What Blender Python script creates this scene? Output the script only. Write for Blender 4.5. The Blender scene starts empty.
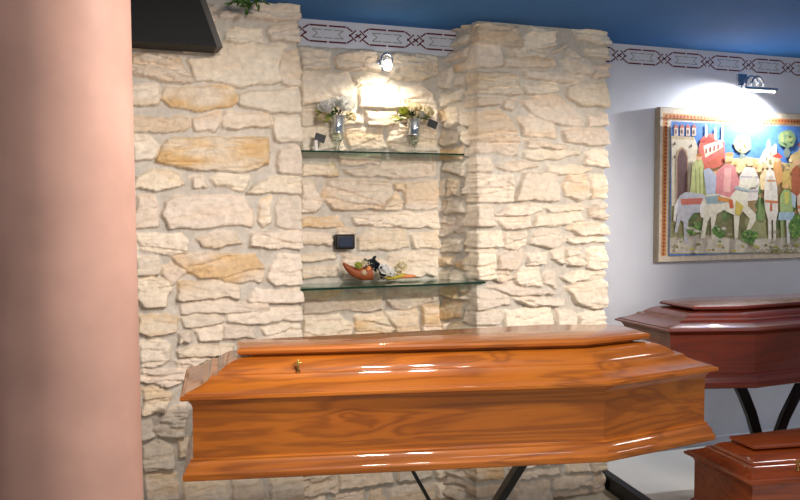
import bpy, bmesh, math, random
import numpy as np
from mathutils import Vector, Matrix
random.seed(4)
S = bpy.context.scene
COL = S.collection
# ------------------------------------------------------------------ camera
FPX = 800.0; H = 1.55
yaw, pitch, roll = math.radians(20.1), math.radians(3.0), math.radians(-0.19)
fw = Vector((math.sin(yaw)*math.cos(pitch), math.cos(yaw)*math.cos(pitch), -math.sin(pitch)))
r0 = Vector((math.cos(yaw), -math.sin(yaw), 0)); u0 = r0.cross(fw)
rr = r0*math.cos(roll)+u0*math.sin(roll); uu = -r0*math.sin(roll)+u0*math.cos(roll)
CAM = Vector((0, 0, H))
cd = bpy.data.cameras.new('camera'); cam = bpy.data.objects.new('camera', cd); COL.objects.link(cam)
cd.sensor_width = 36; cd.lens = 36*FPX/800; cd.clip_start = 0.05
m = Matrix((rr, uu, -fw)).transposed().to_4x4(); m.translation = CAM
cam.matrix_world = m; S.camera = cam
def ray(x, y): return fw + rr*((x-400)/FPX) - uu*((y-250)/FPX)
def onY(x, y, Y): d = ray(x, y); return CAM + d*(Y/d.y)
def onX(x, y, X): d = ray(x, y); return CAM + d*(X/d.x)
def onZ(x, y, z): d = ray(x, y); return CAM + d*((z-H)/d.z)

# ------------------------------------------------------------------ materials
def lin(c):
    r = []
    for v in c:
        v = v/255.0
        r.append(v/12.92 if v <= 0.04045 else ((v+0.055)/1.055)**2.4)
    return r
def mat(name, col=(128,128,128), rough=0.5, metal=0, coat=0, spec=0.5, trans=0, ior=1.45, emit=None, es=0, noise=0.0, nscale=20, bump=0.0, bscale=60, bdist=0.002):
    m = bpy.data.materials.new(name); m.use_nodes = True
    nt = m.node_tree; b = nt.nodes['Principled BSDF']
    c = lin(col)+[1]
    b.inputs['Base Color'].default_value = c
    b.inputs['Roughness'].default_value = rough
    b.inputs['Metallic'].default_value = metal
    b.inputs['Coat Weight'].default_value = coat
    b.inputs['Specular IOR Level'].default_value = spec
    b.inputs['Transmission Weight'].default_value = trans
    b.inputs['IOR'].default_value = ior
    if emit:
        b.inputs['Emission Color'].default_value = lin(emit)+[1]; b.inputs['Emission Strength'].default_value = es
    tc = nt.nodes.new('ShaderNodeTexCoord')
    if noise:
        n = nt.nodes.new('ShaderNodeTexNoise'); n.inputs['Scale'].default_value = nscale; n.inputs['Detail'].default_value = 5
        nt.links.new(tc.outputs['Object'], n.inputs['Vector'])
        r = nt.nodes.new('ShaderNodeValToRGB')
        r.color_ramp.elements[0].position = .3; r.color_ramp.elements[1].position = .7
        r.color_ramp.elements[0].color = [v*(1-noise) for v in c[:3]]+[1]
        r.color_ramp.elements[1].color = [min(1, v*(1+noise)) for v in c[:3]]+[1]
        nt.links.new(n.outputs['Fac'], r.inputs['Fac']); nt.links.new(r.outputs['Color'], b.inputs['Base Color'])
    if bump:
        n = nt.nodes.new('ShaderNodeTexNoise'); n.inputs['Scale'].default_value = bscale; n.inputs['Detail'].default_value = 6
        nt.links.new(tc.outputs['Object'], n.inputs['Vector'])
        bp = nt.nodes.new('ShaderNodeBump'); bp.inputs['Strength'].default_value = bump; bp.inputs['Distance'].default_value = bdist
        nt.links.new(n.outputs['Fac'], bp.inputs['Height']); nt.links.new(bp.outputs['Normal'], b.inputs['Normal'])
    return m
def mat_attr(name, rough=0.85, bump=0.6, bscale=90, bdist=0.003, mul=0.12, spec=0.3):
    m = mat(name, rough=rough, spec=spec, bump=bump, bscale=bscale, bdist=bdist)
    nt = m.node_tree; b = nt.nodes['Principled BSDF']
    a = nt.nodes.new('ShaderNodeAttribute'); a.attribute_name = 'col'
    n = nt.nodes.new('ShaderNodeTexNoise'); n.inputs['Scale'].default_value = 35; n.inputs['Detail'].default_value = 6
    tc = nt.nodes.new('ShaderNodeTexCoord'); nt.links.new(tc.outputs['Object'], n.inputs['Vector'])
    mr = nt.nodes.new('ShaderNodeMapRange'); mr.inputs['From Min'].default_value = .3; mr.inputs['From Max'].default_value = .7
    mr.inputs['To Min'].default_value = 1-mul; mr.inputs['To Max'].default_value = 1+mul
    nt.links.new(n.outputs['Fac'], mr.inputs['Value'])
    mx = nt.nodes.new('ShaderNodeVectorMath'); mx.operation = 'SCALE'
    nt.links.new(a.outputs['Color'], mx.inputs[0]); nt.links.new(mr.outputs['Result'], mx.inputs['Scale'])
    nt.links.new(mx.outputs['Vector'], b.inputs['Base Color'])
    return m
def wood(name, light, mid, dark, knots=(), rough=0.12, grain=1.0):
    m = bpy.data.materials.new(name); m.use_nodes = True
    nt = m.node_tree; N = nt.nodes.new; L = nt.links.new; b = nt.nodes['Principled BSDF']
    tc = N('ShaderNodeTexCoord')
    mp = N('ShaderNodeMapping'); mp.inputs['Scale'].default_value = (0.55, 4, 9); L(tc.outputs['Object'], mp.inputs['Vector'])
    n1 = N('ShaderNodeTexNoise'); n1.inputs['Scale'].default_value = 1.6; n1.inputs['Detail'].default_value = 3; n1.inputs['Distortion'].default_value = 0.6
    L(mp.outputs['Vector'], n1.inputs['Vector'])
    # growth rings: fract-free sine of the warped height
    mu = N('ShaderNodeMath'); mu.operation = 'MULTIPLY'; mu.inputs[1].default_value = 34
    L(n1.outputs['Fac'], mu.inputs[0])
    val = mu.outputs[0]
    kd = None
    for (kx, ky, kz, kr) in knots:
        vm = N('ShaderNodeVectorMath'); vm.operation = 'SUBTRACT'; vm.inputs[1].default_value = (kx, ky, kz); L(tc.outputs['Object'], vm.inputs[0])
        vs = N('ShaderNodeVectorMath'); vs.operation = 'MULTIPLY'; vs.inputs[1].default_value = (.55/kr, .25/kr, 1.1/kr); L(vm.outputs[0], vs.inputs[0])
        ln = N('ShaderNodeVectorMath'); ln.operation = 'LENGTH'; L(vs.outputs[0], ln.inputs[0])
        ex = N('ShaderNodeMath'); ex.operation = 'MULTIPLY'; ex.inputs[1].default_value = -0.22; L(ln.outputs['Value'], ex.inputs[0])
        e2 = N('ShaderNodeMath'); e2.operation = 'EXPONENT'; L(ex.outputs[0], e2.inputs[0])
        m3 = N('ShaderNodeMath'); m3.operation = 'MULTIPLY'; m3.inputs[1].default_value = 12; L(e2.outputs[0], m3.inputs[0])
        ad = N('ShaderNodeMath'); ad.operation = 'ADD'; L(val, ad.inputs[0]); L(m3.outputs[0], ad.inputs[1]); val = ad.outputs[0]
        s = N('ShaderNodeMapRange'); s.interpolation_type = 'SMOOTHSTEP'; s.inputs['From Min'].default_value = 1.15; s.inputs['From Max'].default_value = .23
        L(ln.outputs['Value'], s.inputs['Value'])
        if kd is None: kd = s.outputs['Result']
        else:
            mm = N('ShaderNodeMath'); mm.operation = 'MAXIMUM'; L(kd, mm.inputs[0]); L(s.outputs['Result'], mm.inputs[1]); kd = mm.outputs[0]
    sn = N('ShaderNodeMath'); sn.operation = 'SINE'; L(val, sn.inputs[0])
    mr = N('ShaderNodeMapRange'); mr.inputs['From Min'].default_value = -1; L(sn.outputs[0], mr.inputs['Value'])
    pw = N('ShaderNodeMath'); pw.operation = 'POWER'; pw.inputs[1].default_value = 1.8; L(mr.outputs['Result'], pw.inputs[0])
    # fine fibres
    mp2 = N('ShaderNodeMapping'); mp2.inputs['Scale'].default_value = (4, 120, 160); L(tc.outputs['Object'], mp2.inputs['Vector'])
    n2 = N('ShaderNodeTexNoise'); n2.inputs['Scale'].default_value = 1.0; n2.inputs['Detail'].default_value = 3; L(mp2.outputs['Vector'], n2.inputs['Vector'])
    mp3 = N('ShaderNodeMapping'); mp3.inputs['Scale'].default_value = (1.2, 4, 4); L(tc.outputs['Object'], mp3.inputs['Vector'])
    n3 = N('ShaderNodeTexNoise'); n3.inputs['Scale'].default_value = 2.0; n3.inputs['Detail'].default_value = 3; L(mp3.outputs['Vector'], n3.inputs['Vector'])
    def mix(a, bb, fac, f=1.0):
        x = N('ShaderNodeMix'); x.data_type = 'RGBA'
        if isinstance(a, list): x.inputs['A'].default_value = a
        else: L(a, x.inputs['A'])
        x.inputs['B'].default_value = bb
        q = N('ShaderNodeMath'); q.operation = 'MULTIPLY'; q.use_clamp = True; q.inputs[1].default_value = f; L(fac, q.inputs[0]); L(q.outputs[0], x.inputs['Factor'])
        return x.outputs['Result']
    lc, mc, dc = lin(light)+[1], lin(mid)+[1], lin(dark)+[1]
    c = mix(lc, mc, n3.outputs['Fac'], 1.0)
    c = mix(c, dc, pw.outputs[0], 0.42*grain)
    c = mix(c, dc, n2.outputs['Fac'], 0.30)
    if kd is not None: c = mix(c, [v*.35 for v in dc[:3]]+[1], kd, .75)
    L(c, b.inputs['Base Color'])
    b.inputs['Roughness'].default_value = 0.5
    b.inputs['Coat Weight'].default_value = 0.9; b.inputs['Coat Roughness'].default_value = .055; b.inputs['Coat IOR'].default_value = 1.5
    b.inputs['Specular IOR Level'].default_value = 0.3
    return m

M = {}
M['stone'] = mat_attr('rubble_stone', bump=.8, bscale=70, bdist=.005)
M['plaster'] = mat('pale_plaster', (204, 207, 217), .8, noise=.03, nscale=6, bump=.15, bscale=120)
M['ceiling'] = mat('blue_ceiling_paint', (46, 114, 186), .75, noise=.05, nscale=4, bump=.1, bscale=120)
M['floor'] = mat('pale_floor_tile', (178, 166, 142), .45, noise=.06, nscale=3)
M['dais'] = mat('white_laminate', (232, 230, 224), .4, noise=.03, nscale=3)
M['marble'] = mat('pink_marble', (204, 160, 144), .5, spec=.3, noise=.12, nscale=5)
M['black'] = mat('black_lacquered_metal', (14, 14, 16), .35)
M['boxblack'] = mat('black_plastic', (13, 14, 15), .75, noise=.15, nscale=50)
M['boxtrim'] = mat('dark_bronze_trim', (44, 38, 30), .5)
M['chrome'] = mat('chrome', (225, 228, 232), .12, metal=1)
M['silver'] = mat('silvered_glass', (215, 220, 222), .15, metal=.8)
M['brass'] = mat('brass', (214, 178, 96), .22, metal=1)
M['glass'] = mat('clear_glass', (240, 248, 244), .02, trans=1, ior=1.45)
M['shelfglass'] = mat('green_tinted_glass', (200, 232, 215), .02, trans=1, ior=1.5)
M['glassedge'] = mat('dark_green_glass_edge', (16, 52, 42), .6, spec=.1)
M['border'] = mat('dark_red_stencil_paint', (96, 36, 46), .8)
M['border2'] = mat('grey_green_stencil_paint', (140, 146, 142), .8)
M['white_petal'] = mat('white_petal', (246, 244, 238), .6)
M['cream_petal'] = mat('cream_petal', (238, 222, 176), .6)
for k_ in ('white_petal', 'cream_petal'):
    b_ = M[k_].node_tree.nodes['Principled BSDF']; b_.inputs['Subsurface Weight'].default_value = .6; b_.inputs['Subsurface Scale'].default_value = .03; b_.inputs['Subsurface Radius'].default_value = (1, 1, .9)
M['leaf'] = mat('green_leaf', (66, 96, 38), .5, noise=.25, nscale=30)
M['leaf2'] = mat('yellow_green_leaf', (160, 164, 70), .5, noise=.2, nscale=30)
M['darkleaf'] = mat('dark_blue_green_leaf', (22, 34, 40), .45)
M['wicker'] = mat('brown_wicker', (150, 78, 40), .6, noise=.3, nscale=90, bump=.6, bscale=150)
M['corn'] = mat('yellow_green_gourd', (190, 170, 60), .5, noise=.25, nscale=30)
M['orange'] = mat('orange_dried_fruit', (224, 140, 84), .5, noise=.2, nscale=30)
M['card'] = mat('black_card', (24, 24, 26), .5)
M['whiteplastic'] = mat('white_plastic', (230, 226, 220), .4)
M['blueface'] = mat('dark_blue_plastic', (30, 42, 66), .25)
M['bulb'] = mat('lit_halogen_bulb', (255, 255, 255), .3, emit=(255, 250, 240), es=14)
M['picture'] = mat_attr('painted_canvas', rough=.45, bump=.3, bscale=140, bdist=.002, mul=.13)
M['canvas_edge'] = mat('bare_canvas_edge', (150, 140, 124), .8, noise=.1)

# ------------------------------------------------------------------ object helpers
def link(name, me, mt, parent=None, loc=None, smooth=False, sharp=None):
    o = bpy.data.objects.new(name, me); COL.objects.link(o)
    if mt is not None:
        for q in (mt if isinstance(mt, (list, tuple)) else [mt]): me.materials.append(q)
    if parent: o.parent = parent
    if loc is not None: o.location = loc
    if smooth:
        me.polygons.foreach_set('use_smooth', [True]*len(me.polygons))
        if sharp: me.set_sharp_from_angle(angle=math.radians(sharp))
    return o
def obj(name, bm, mt, parent=None, loc=None, smooth=False, sharp=None):
    me = bpy.data.meshes.new(name); bmesh.ops.recalc_face_normals(bm, faces=bm.faces) if not smooth == 'raw' else None
    bm.to_mesh(me); bm.free()
    return link(name, me, mt, parent, loc, bool(smooth), sharp)
def empty(name, loc, rz=0, rot=None):
    o = bpy.data.objects.new(name, None); COL.objects.link(o); o.location = loc
    o.rotation_euler = rot if rot else (0, 0, rz); o.empty_display_size = .05
    return o
def tag(o, label=None, cat=None, group=None, kind=None):
    if label: o['label'] = label
    if cat: o['category'] = cat
    if group: o['group'] = group
    if kind: o['kind'] = kind
    return o
def box(bm, lo, hi, bevel=0, mtx=None, seg=2):
    lo, hi = Vector(lo), Vector(hi)
    r = bmesh.ops.create_cube(bm, size=1)
    vs = r['verts']
    for v in vs: v.co = Vector(((lo.x+hi.x)/2+v.co.x*(hi.x-lo.x), (lo.y+hi.y)/2+v.co.y*(hi.y-lo.y), (lo.z+hi.z)/2+v.co.z*(hi.z-lo.z)))
    if bevel:
        es = list({e for v in vs for e in v.link_edges})
        rb = bmesh.ops.bevel(bm, geom=es, offset=bevel, segments=seg, affect='EDGES', profile=.5)
        vs = list({v for f in rb['faces'] for v in f.verts} | {v for v in vs if v.is_valid})
    if mtx:
        for v in vs: v.co = mtx @ v.co
    return bm
def bar(bm, a, b, w, d, up=(0, 0, 1), bevel=.003):
    a, b = Vector(a), Vector(b); z = (b-a); L = z.length; z.normalize()
    x = Vector(up).cross(z)
    if x.length < 1e-4: x = Vector((1, 0, 0)).cross(z)
    x.normalize(); y = z.cross(x)
    mt = Matrix((x, y, z)).transposed().to_4x4(); mt.translation = a
    return box(bm, (-w/2, -d/2, 0), (w/2, d/2, L), bevel, mt)
def tube(bm, pts, rad, seg=10, cap=True, closed=False):
    pts = [Vector(p) for p in pts]; n = len(pts); rings = []
    rads = rad if isinstance(rad, (list, tuple)) else [rad]*n
    px = None
    for i, p in enumerate(pts):
        if closed: t = pts[(i+1) % n]-pts[i-1]
        else: t = pts[min(i+1, n-1)]-pts[max(i-1, 0)]
        t.normalize()
        if px is None:
            px = t.cross(Vector((0, 0, 1)))
            if px.length < .1: px = t.cross(Vector((1, 0, 0)))
        px = (px - t*px.dot(t)).normalized(); py = t.cross(px)
        rings.append([bm.verts.new(p+(px*math.cos(2*math.pi*k/seg)+py*math.sin(2*math.pi*k/seg))*rads[i]) for k in range(seg)])
    for i in range(n if closed else n-1):
        A, B = rings[i], rings[(i+1) % n]
        for k in range(seg): bm.faces.new((A[k], A[(k+1) % seg], B[(k+1) % seg], B[k]))
    if cap and not closed: bm.faces.new(rings[0][::-1]); bm.faces.new(rings[-1])
    return bm
def lathe(bm, prof, c=(0, 0, 0), seg=32, ax=None):
    c = Vector(c); rings = []
    for r, z in prof:
        if r < 1e-5: rings.append([bm.verts.new(c+Vector((0, 0, z)))])
        else: rings.append([bm.verts.new(c+Vector((r*math.cos(2*math.pi*k/seg), r*math.sin(2*math.pi*k/seg), z))) for k in range(seg)])
    for A, B in zip(rings, rings[1:]):
        for k in range(seg):
            a, b = A[k % len(A)], A[(k+1) % len(A)]; cc, d = B[(k+1) % len(B)], B[k % len(B)]
            f = []
            for v in (a, b, cc, d):
                if v not in f: f.append(v)
            if len(f) > 2: bm.faces.new(f)
    return bm
def grid_leaf(bm, base, direc, normal, L, W, curl=.2, cup=.15, n=6, tip=.0, shape='leaf'):
    d = Vector(direc).normalized(); nn = Vector(normal); nn = (nn-d*nn.dot(d)).normalized(); s = d.cross(nn); rows = []
    for i in range(n+1):
        t = i/n
        w = W*(math.sin(math.pi*(t*.92+.04)) ** (.8 if shape == 'leaf' else .45))*(1 if shape != 'leaf' else (1-.25*t))
        if shape == 'petal': w = W*math.sqrt(max(0, math.sin(math.pi*(t*.72+.1))))
        row = []
        for j in range(-2, 3):
            q = j/2
            row.append(bm.verts.new(Vector(base)+d*(L*t)+s*(w*q*.5)+nn*(curl*L*t*t + cup*W*q*q)))
        rows.append(row)
    for A, B in zip(rows, rows[1:]):
        for k in range(4): bm.faces.new((A[k], A[k+1], B[k+1], B[k]))
def solid(o, t=.0012):
    md = o.modifiers.new('thickness', 'SOLIDIFY'); md.thickness = t; md.offset = 0
    return o
def bloom(bm, c, r, rings=4, up=(0, -.5, .8)):
    up = Vector(up).normalized(); a = up.orthogonal().normalized(); b = up.cross(a); c = Vector(c)
    bmesh.ops.create_icosphere(bm, subdivisions=2, radius=r*.62, matrix=Matrix.Translation(c))
    for k in range(rings):
        nP = 5+k; op = .18+.75*k/(rings-1)
        for i in range(nP):
            th = 2*math.pi*(i+.5*k)/nP+random.uniform(-.15, .15)
            out = a*math.cos(th)+b*math.sin(th)
            d = (up*math.cos(op*1.35)+out*math.sin(op*1.35)).normalized()
            base = c - up*r*.55+out*r*.12
            nrm = (up*math.sin(op)-out*math.cos(op))
            grid_leaf(bm, base, d, nrm, r*1.45, r*1.25, curl=.42, cup=.28, shape='petal')

# ------------------------------------------------------------------ noise
def _hash(ix, iy, seed):
    h = (ix.astype(np.int64)*374761393 + iy.astype(np.int64)*668265263 + seed*1442695041) & 0x7fffffff
    h = ((h ^ (h >> 13))*1274126177) & 0x7fffffff
    h = h ^ (h >> 16)
    return (h & 0xffff)/65535.0
def vn(x, y, seed=0):
    ix, iy = np.floor(x), np.floor(y); fx, fy = x-ix, y-iy
    fx = fx*fx*(3-2*fx); fy = fy*fy*(3-2*fy)
    a = _hash(ix, iy, seed); b = _hash(ix+1, iy, seed); c = _hash(ix, iy+1, seed); d = _hash(ix+1, iy+1, seed)
    return (a*(1-fx)+b*fx)*(1-fy)+(c*(1-fx)+d*fx)*fy
def fbm(x, y, seed=0, o=4):
    s = 0; a = .5; t = 0
    for k in range(o): s = s+a*vn(x, y, seed+k*17); t += a; x = x*2.03+3.1; y = y*2.03+1.7; a *= .5
    return s/t
def sst(a, b, x):
    t = np.clip((x-a)/(b-a), 0, 1); return t*t*(3-2*t)
def sdf(poly, X, Y):
    """signed distance, positive inside"""
    d = np.full(X.shape, 1e9); ins = np.zeros(X.shape, bool); n = len(poly)
    for i in range(n):
        x1, y1 = poly[i]; x2, y2 = poly[(i+1) % n]
        ex, ey = x2-x1, y2-y1; t = np.clip(((X-x1)*ex+(Y-y1)*ey)/(ex*ex+ey*ey+1e-12), 0, 1)
        d = np.minimum(d, np.hypot(X-x1-t*ex, Y-y1-t*ey))
        if y1 != y2:
            ins ^= ((Y < y1) != (Y < y2)) & (X < x1+(Y-y1)*ex/(ey if ey else 1e-12))
    return np.where(ins, d, -d)

# ------------------------------------------------------------------ stones traced on each face
# (zoom-window offset, ochre amount, outline) ; window coordinates are 1/4 pixel
A, B, Cc, D = (120, 0), (120, 125), (120, 250), (120, 375)
left_st = [
(A,.5,[(45,205),(245,225),(275,290),(290,330),(200,325),(45,295)]),
(A,.15,[(395,175),(670,178),(630,260),(640,325),(500,345),(300,318),(275,240),(390,215)]),
(A,.45,[(650,215),(690,175),(735,190),(735,300),(690,345),(645,335),(632,280)]),
(A,.1,[(400,35),(480,35),(475,65),(405,62)]),
(A,.15,[(540,10),(720,5),(730,80),(620,80),(500,70)]),
(A,.05,[(420,130),(450,100),(570,110),(580,165),(420,162)]),
(A,.1,[(590,115),(620,95),(700,95),(728,125),(725,158),(610,160)]),
(A,.3,[(45,335),(150,335),(162,375),(150,415),(45,425)]),
(A,.8,[(180,345),(450,345),(470,400),(450,425),(330,440),(210,430),(170,390)]),
(A,.1,[(465,365),(500,370),(700,345),(725,380),(725,440),(600,445),(500,425),(475,410)]),
(A,.3,[(45,465),(270,468),(280,500),(250,520),(50,528)]),
(A,.4,[(280,470),(400,445),(400,480),(385,525),(300,520)]),
(A,.3,[(395,480),(430,445),(600,455),(612,490),(600,508),(420,512)]),
(A,.05,[(618,460),(722,458),(728,575),(618,562)]),
(B,.1,[(50,45),(120,42),(155,75),(130,135),(60,140)]),
(B,.75,[(190,55),(400,45),(595,50),(600,160),(490,185),(300,180),(140,150),(160,90)]),
(B,.05,[(630,95),(680,85),(725,100),(730,195),(690,200),(628,185)]),
(B,.3,[(60,205),(130,180),(240,195),(262,230),(160,255),(55,250)]),
(B,.2,[(285,210),(340,205),(345,245),(300,255)]),
(B,.2,[(365,215),(400,195),(525,200),(520,225),(490,265),(380,245)]),
(B,.15,[(510,270),(590,210),(650,203),(735,212),(735,275),(600,265)]),
(B,.15,[(62,280),(130,275),(155,320),(150,405),(62,410)]),
(B,.15,[(180,300),(220,280),(500,290),(535,350),(530,405),(440,400),(320,415),(195,410),(170,350)]),
(B,.6,[(570,290),(608,285),(605,385),(570,410),(555,380)]),
(B,.02,[(635,290),(725,280),(725,400),(712,428),(630,395),(625,340)]),
(B,.1,[(62,435),(240,440),(275,475),(270,520),(70,500)]),
(B,.25,[(305,460),(380,425),(470,430),(485,470),(400,490),(330,485)]),
(B,.1,[(525,430),(700,420),(730,440),(745,490),(600,492),(515,485)]),
(Cc,.1,[(70,30),(140,25),(158,60),(155,95),(70,92)]),
(Cc,.2,[(165,60),(200,45),(262,95),(215,135),(170,90)]),
(Cc,.65,[(210,20),(330,12),(540,22),(580,75),(560,125),(440,130),(340,110),(270,95),(215,50)]),
(Cc,.02,[(600,60),(640,20),(740,20),(750,70),(740,140),(620,138),(590,110)]),
(Cc,.15,[(70,115),(130,100),(195,120),(215,150),(175,225),(100,225),(72,200)]),
(Cc,.45,[(235,130),(400,125),(480,150),(475,190),(300,200),(230,195)]),
(Cc,.0,[(515,195),(545,162),(730,160),(735,190),(725,215),(535,212)]),
(Cc,.1,[(240,210),(420,205),(600,215),(605,240),(420,250),(250,250)]),
(Cc,.05,[(240,262),(400,260),(415,290),(260,305)]),
(Cc,.05,[(430,255),(700,225),(735,240),(732,290),(600,285),(520,298),(430,290)]),
(Cc,.5,[(80,265),(190,255),(235,265),(225,320),(120,345),(75,330)]),
(Cc,.05,[(290,310),(400,305),(405,355),(320,365)]),
(Cc,.05,[(413,310),(535,312),(535,350),(418,355)]),
(Cc,.1,[(80,365),(150,355),(205,380),(200,440),(140,465),(90,470)]),
(Cc,.2,[(230,400),(300,380),(460,385),(450,410),(320,425),(240,425)]),
(Cc,.1,[(225,440),(330,430),(380,435),(300,468),(235,468)]),
(Cc,.05,[(500,375),(560,360),(720,300),(740,310),(738,372)]),
(Cc,.05,[(560,310),(700,300),(575,350)]),
(Cc,.05,[(90,485),(280,472),(270,518),(200,545),(80,525)]),
(Cc,.05,[(235,330),(275,325),(275,368),(238,372)]),
(D,.35,[(80,50),(150,50),(210,80),(175,155),(90,160)]),
(D,.1,[(150,190),(210,130),(268,80),(265,245),(165,250),(140,210)]),
(D,.1,[(95,290),(160,265),(215,300),(215,370),(100,380)]),
(D,.1,[(85,190),(120,180),(145,245),(90,255)]),
(D,.3,[(225,265),(290,255),(300,330),(240,330)]),
(D,.5,[(100,395),(230,390),(235,500),(100,500)]),
(D,.3,[(250,425),(430,430),(440,510),(260,515)]),
(D,.15,[(445,420),(560,415),(590,505),(460,510)]),
(D,.4,[(600,420),(735,415),(735,510),(610,510)]),
(A,.3,[(45,20),(180,20),(190,90),(45,95)]),(A,.2,[(200,10),(380,20),(385,100),(205,95)]),(A,.3,[(45,110),(250,108),(240,190),(45,185)]),(A,.2,[(262,112),(395,118),(385,200),(260,205)]),
]
E_, F_, G_ = (290, 0), (290, 125), (290, 240)
niche_st = [
(E_,.1,[(45,190),(160,205),(165,270),(50,280)]),
(E_,.2,[(180,230),(230,205),(350,200),(358,280),(260,285),(190,270)]),
(E_,.15,[(400,215),(450,200),(590,215),(600,290),(520,320),(400,305),(385,260)]),
(E_,.1,[(45,295),(230,290),(260,340),(245,405),(45,415)]),
(E_,.2,[(255,310),(350,290),(400,315),(380,332),(262,338)]),
(E_,.1,[(275,350),(430,345),(440,430),(280,425)]),
(E_,.1,[(445,350),(520,335),(575,370),(595,440),(570,500),(445,480)]),
(E_,.3,[(300,442),(428,440),(428,500),(310,500)]),
(E_,.2,[(50,430),(130,425),(140,500),(45,500)]),
(E_,.2,[(150,425),(270,430),(285,495),(155,500)]),
(F_,.4,[(215,12),(370,10),(380,95),(240,98)]),
(F_,.2,[(395,5),(585,5),(590,105),(400,100)]),
(F_,.1,[(45,10),(200,10),(220,95),(50,98)]),
(F_,.65,[(50,155),(185,155),(190,200),(50,202)]),
(F_,.3,[(215,180),(360,165),(370,140),(585,135),(582,205),(400,208),(220,195)]),
(F_,.2,[(200,120),(365,118),(355,155),(210,155)]),
(F_,.45,[(150,215),(400,225),(405,270),(370,335),(180,335),(130,290)]),
(F_,.15,[(45,215),(100,230),(130,300),(100,345),(40,345)]),
(F_,.4,[(415,235),(450,230),(448,258),(418,258)]),
(F_,.3,[(380,335),(425,268),(448,300),(442,338)]),
(F_,.3,[(458,230),(595,225),(595,330),(458,335)]),
(F_,.8,[(45,370),(195,365),(215,405),(45,405)]),
(F_,.2,[(245,360),(595,348),(600,410),(480,408),(400,400),(320,400),(260,390)]),
(F_,.2,[(192,412),(260,412),(262,440),(194,440)]),
(F_,.3,[(45,430),(170,440),(165,475),(45,475)]),
(F_,.3,[(275,450),(330,415),(465,420),(475,480),(400,495),(280,495)]),
(F_,.2,[(482,440),(595,425),(598,490),(500,490)]),
(G_,.3,[(40,60),(180,50),(180,70),(90,85),(40,80)]),
(G_,.5,[(50,112),(185,102),(190,145),(50,150)]),
(G_,.15,[(205,55),(390,80),(400,60),(470,45),(595,50),(590,140),(420,150),(210,155)]),
(G_,.5,[(50,205),(150,195),(215,200),(165,240),(50,240)]),
(G_,.3,[(60,252),(230,215),(370,215),(365,275),(180,285),(60,295)]),
(G_,.2,[(240,190),(350,196),(300,210)]),
(G_,.3,[(390,205),(440,195),(590,195),(585,245),(450,275),(405,265),(385,235)]),
(G_,.2,[(50,310),(200,305),(250,340),(235,390),(50,410)]),
(G_,.6,[(260,300),(365,290),(420,360),(380,385),(260,390)]),
(G_,.4,[(380,290),(510,270),(515,370),(430,380),(420,340)]),
(G_,.6,[(525,265),(595,260),(600,370),(528,372)]),
]
Hh, I_, J_ = (430, 0), (430, 125), (430, 230)
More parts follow.
